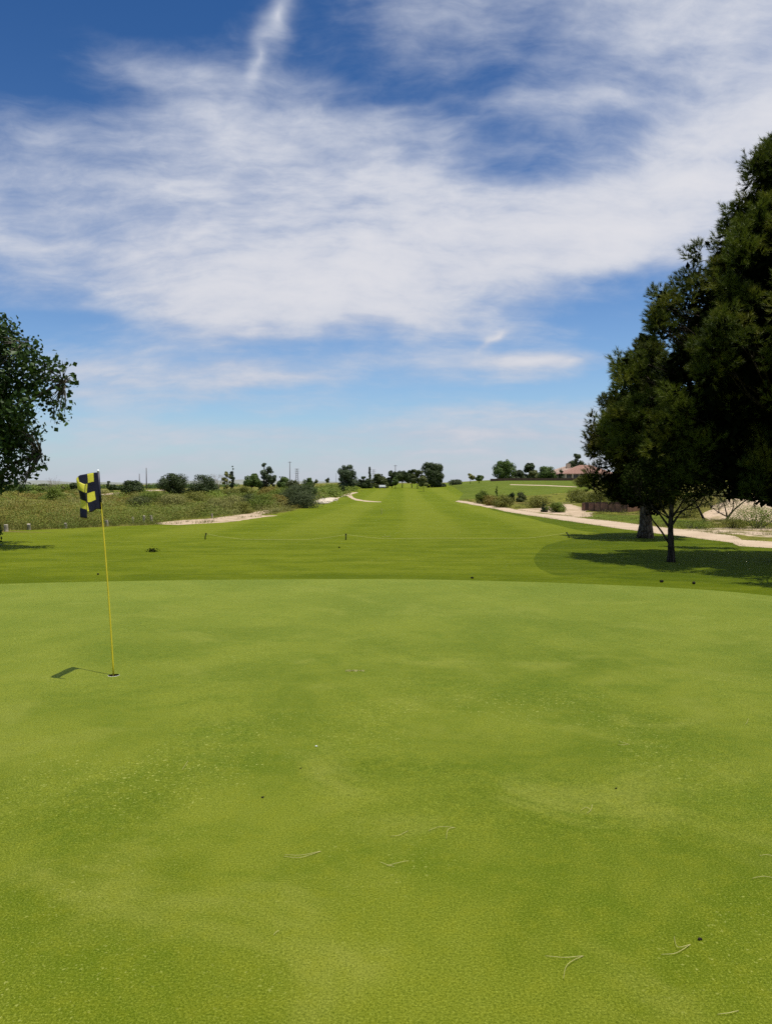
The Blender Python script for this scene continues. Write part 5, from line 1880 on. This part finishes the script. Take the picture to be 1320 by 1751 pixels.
house('low house with tan tiled hip roof and chimney, left of the two on the hill', 942, 1004, 817.5, 808.5, 796.5, HY + 14, 12, M['roof_tan'], False)
house('house with reddish tiled hip roof and porch posts, partly behind the pine', 966, 1048, 818.5, 810, 794.5, HY - 2, 11, M['roof_red'], True)
X0, X1 = at(838, 822, HY - 26).x, at(1010, 822, HY - 26).x
YW = HY - 26
e = empty('garden_wall', ((X0 + X1) / 2, YW, hz((X0 + X1) / 2, YW)))
for i in range(16):
    xa = X0 + (X1 - X0) * i / 16
    xb = X0 + (X1 - X0) * (i + 1) / 16
    xm = (xa + xb) / 2
    tz = hz(xm, YW) + 0.75
    bz = hz(xm, YW) - .3
    Geo().box((xm - (X0 + X1) / 2, 0, (tz + bz) / 2 - hz((X0 + X1) / 2, YW)), (xb - xa - .03, .22 + .04 * (i % 2), max(.35, tz - bz))).build('wall_panel', M['wall_brown'], e)
tag(e, 'long low dark wall along the hilltop before the houses', 'wall')


# ------------------------------------------------------------------ utility poles and pylons
def pole(px, y_top, Y, lab, r=.16, arms=0):
    X = at(px, 830, Y).x
    z = hz(X, Y)
    h = at(px, y_top, Y).z - z
    e = empty('utility_pole', (X, Y, z))
    Geo().tube([(0, 0, -.5), (0, 0, h * .5), (0, 0, h)], [r * 1.15, r, r * .75], 8).build('shaft', M['pole_wood'], e, smooth=True)
    for a in range(arms):
        Geo().box((0, -.12, h - .5 - a * 1.0), (1.9, .10, .14)).build('crossarm', M['pole_wood'], e)
        for s in (-.85, -.3, .3, .85):
            Geo().tube([(s, -.12, h - .43 - a), (s, -.12, h - .25 - a)], [.05, .035], 6).build('insulator', M['steel'], e)
    tag(e, lab, 'utility pole')


pole(239, 810, 330, 'shorter plain pole behind the leftmost scrubland pine', .17)
pole(251, 800, 310, 'taller plain pole right of the leftmost scrubland pine', .18)
pole(496, 789, 420, 'tall wooden pole behind the elm, left of the steel pylon', .2, 1)
pole(676, 795, 430, 'wooden pole rising behind the row of mound trees', .2, 1)
pole(575, 809, 600, 'faint far pole left of the big full poplar', .12)


def pylon(px, y_top, Y, lab, w):
    X = at(px, 830, Y).x
    z = hz(X, Y)
    h = at(px, y_top, Y).z - z
    e = empty('power_pylon', (X, Y, z))
    for sx in (-1, 1):
        for sy in (-1, 1):
            Geo().tube([(sx * w, sy * w, -.5), (sx * w * .55, sy * w * .55, h * .6), (sx * w * .35, sy * w * .35, h)], [.11, .09, .07], 5).build('leg', M['steel'], e)
    n = 8
    for k in range(n):
        z0_, z1_ = h * k / n, h * (k + 1) / n
        f0, f1 = w * (1 - .65 * k / n), w * (1 - .65 * (k + 1) / n)
        g = Geo()
        for s in (-1, 1):
            g.tube([(-f0, s * f0, z0_), (f1, s * f1, z1_)], .05, 4).tube([(f0, s * f0, z0_), (-f1, s * f1, z1_)], .05, 4)
        g.build('brace', M['steel'], e)
    for k in range(3):
        Geo().box((0, 0, h * (.70 + .13 * k)), (w * 3.0, .18, .16)).build('crossarm', M['steel'], e)
    tag(e, lab, 'pylon')


pylon(508, 801, 520, 'lattice steel pylon beside the tall wooden pole', 1.15)
pylon(639, 802.5, 620, 'lattice steel pylon showing between the cypress and the cone-shaped pine', 1.3)
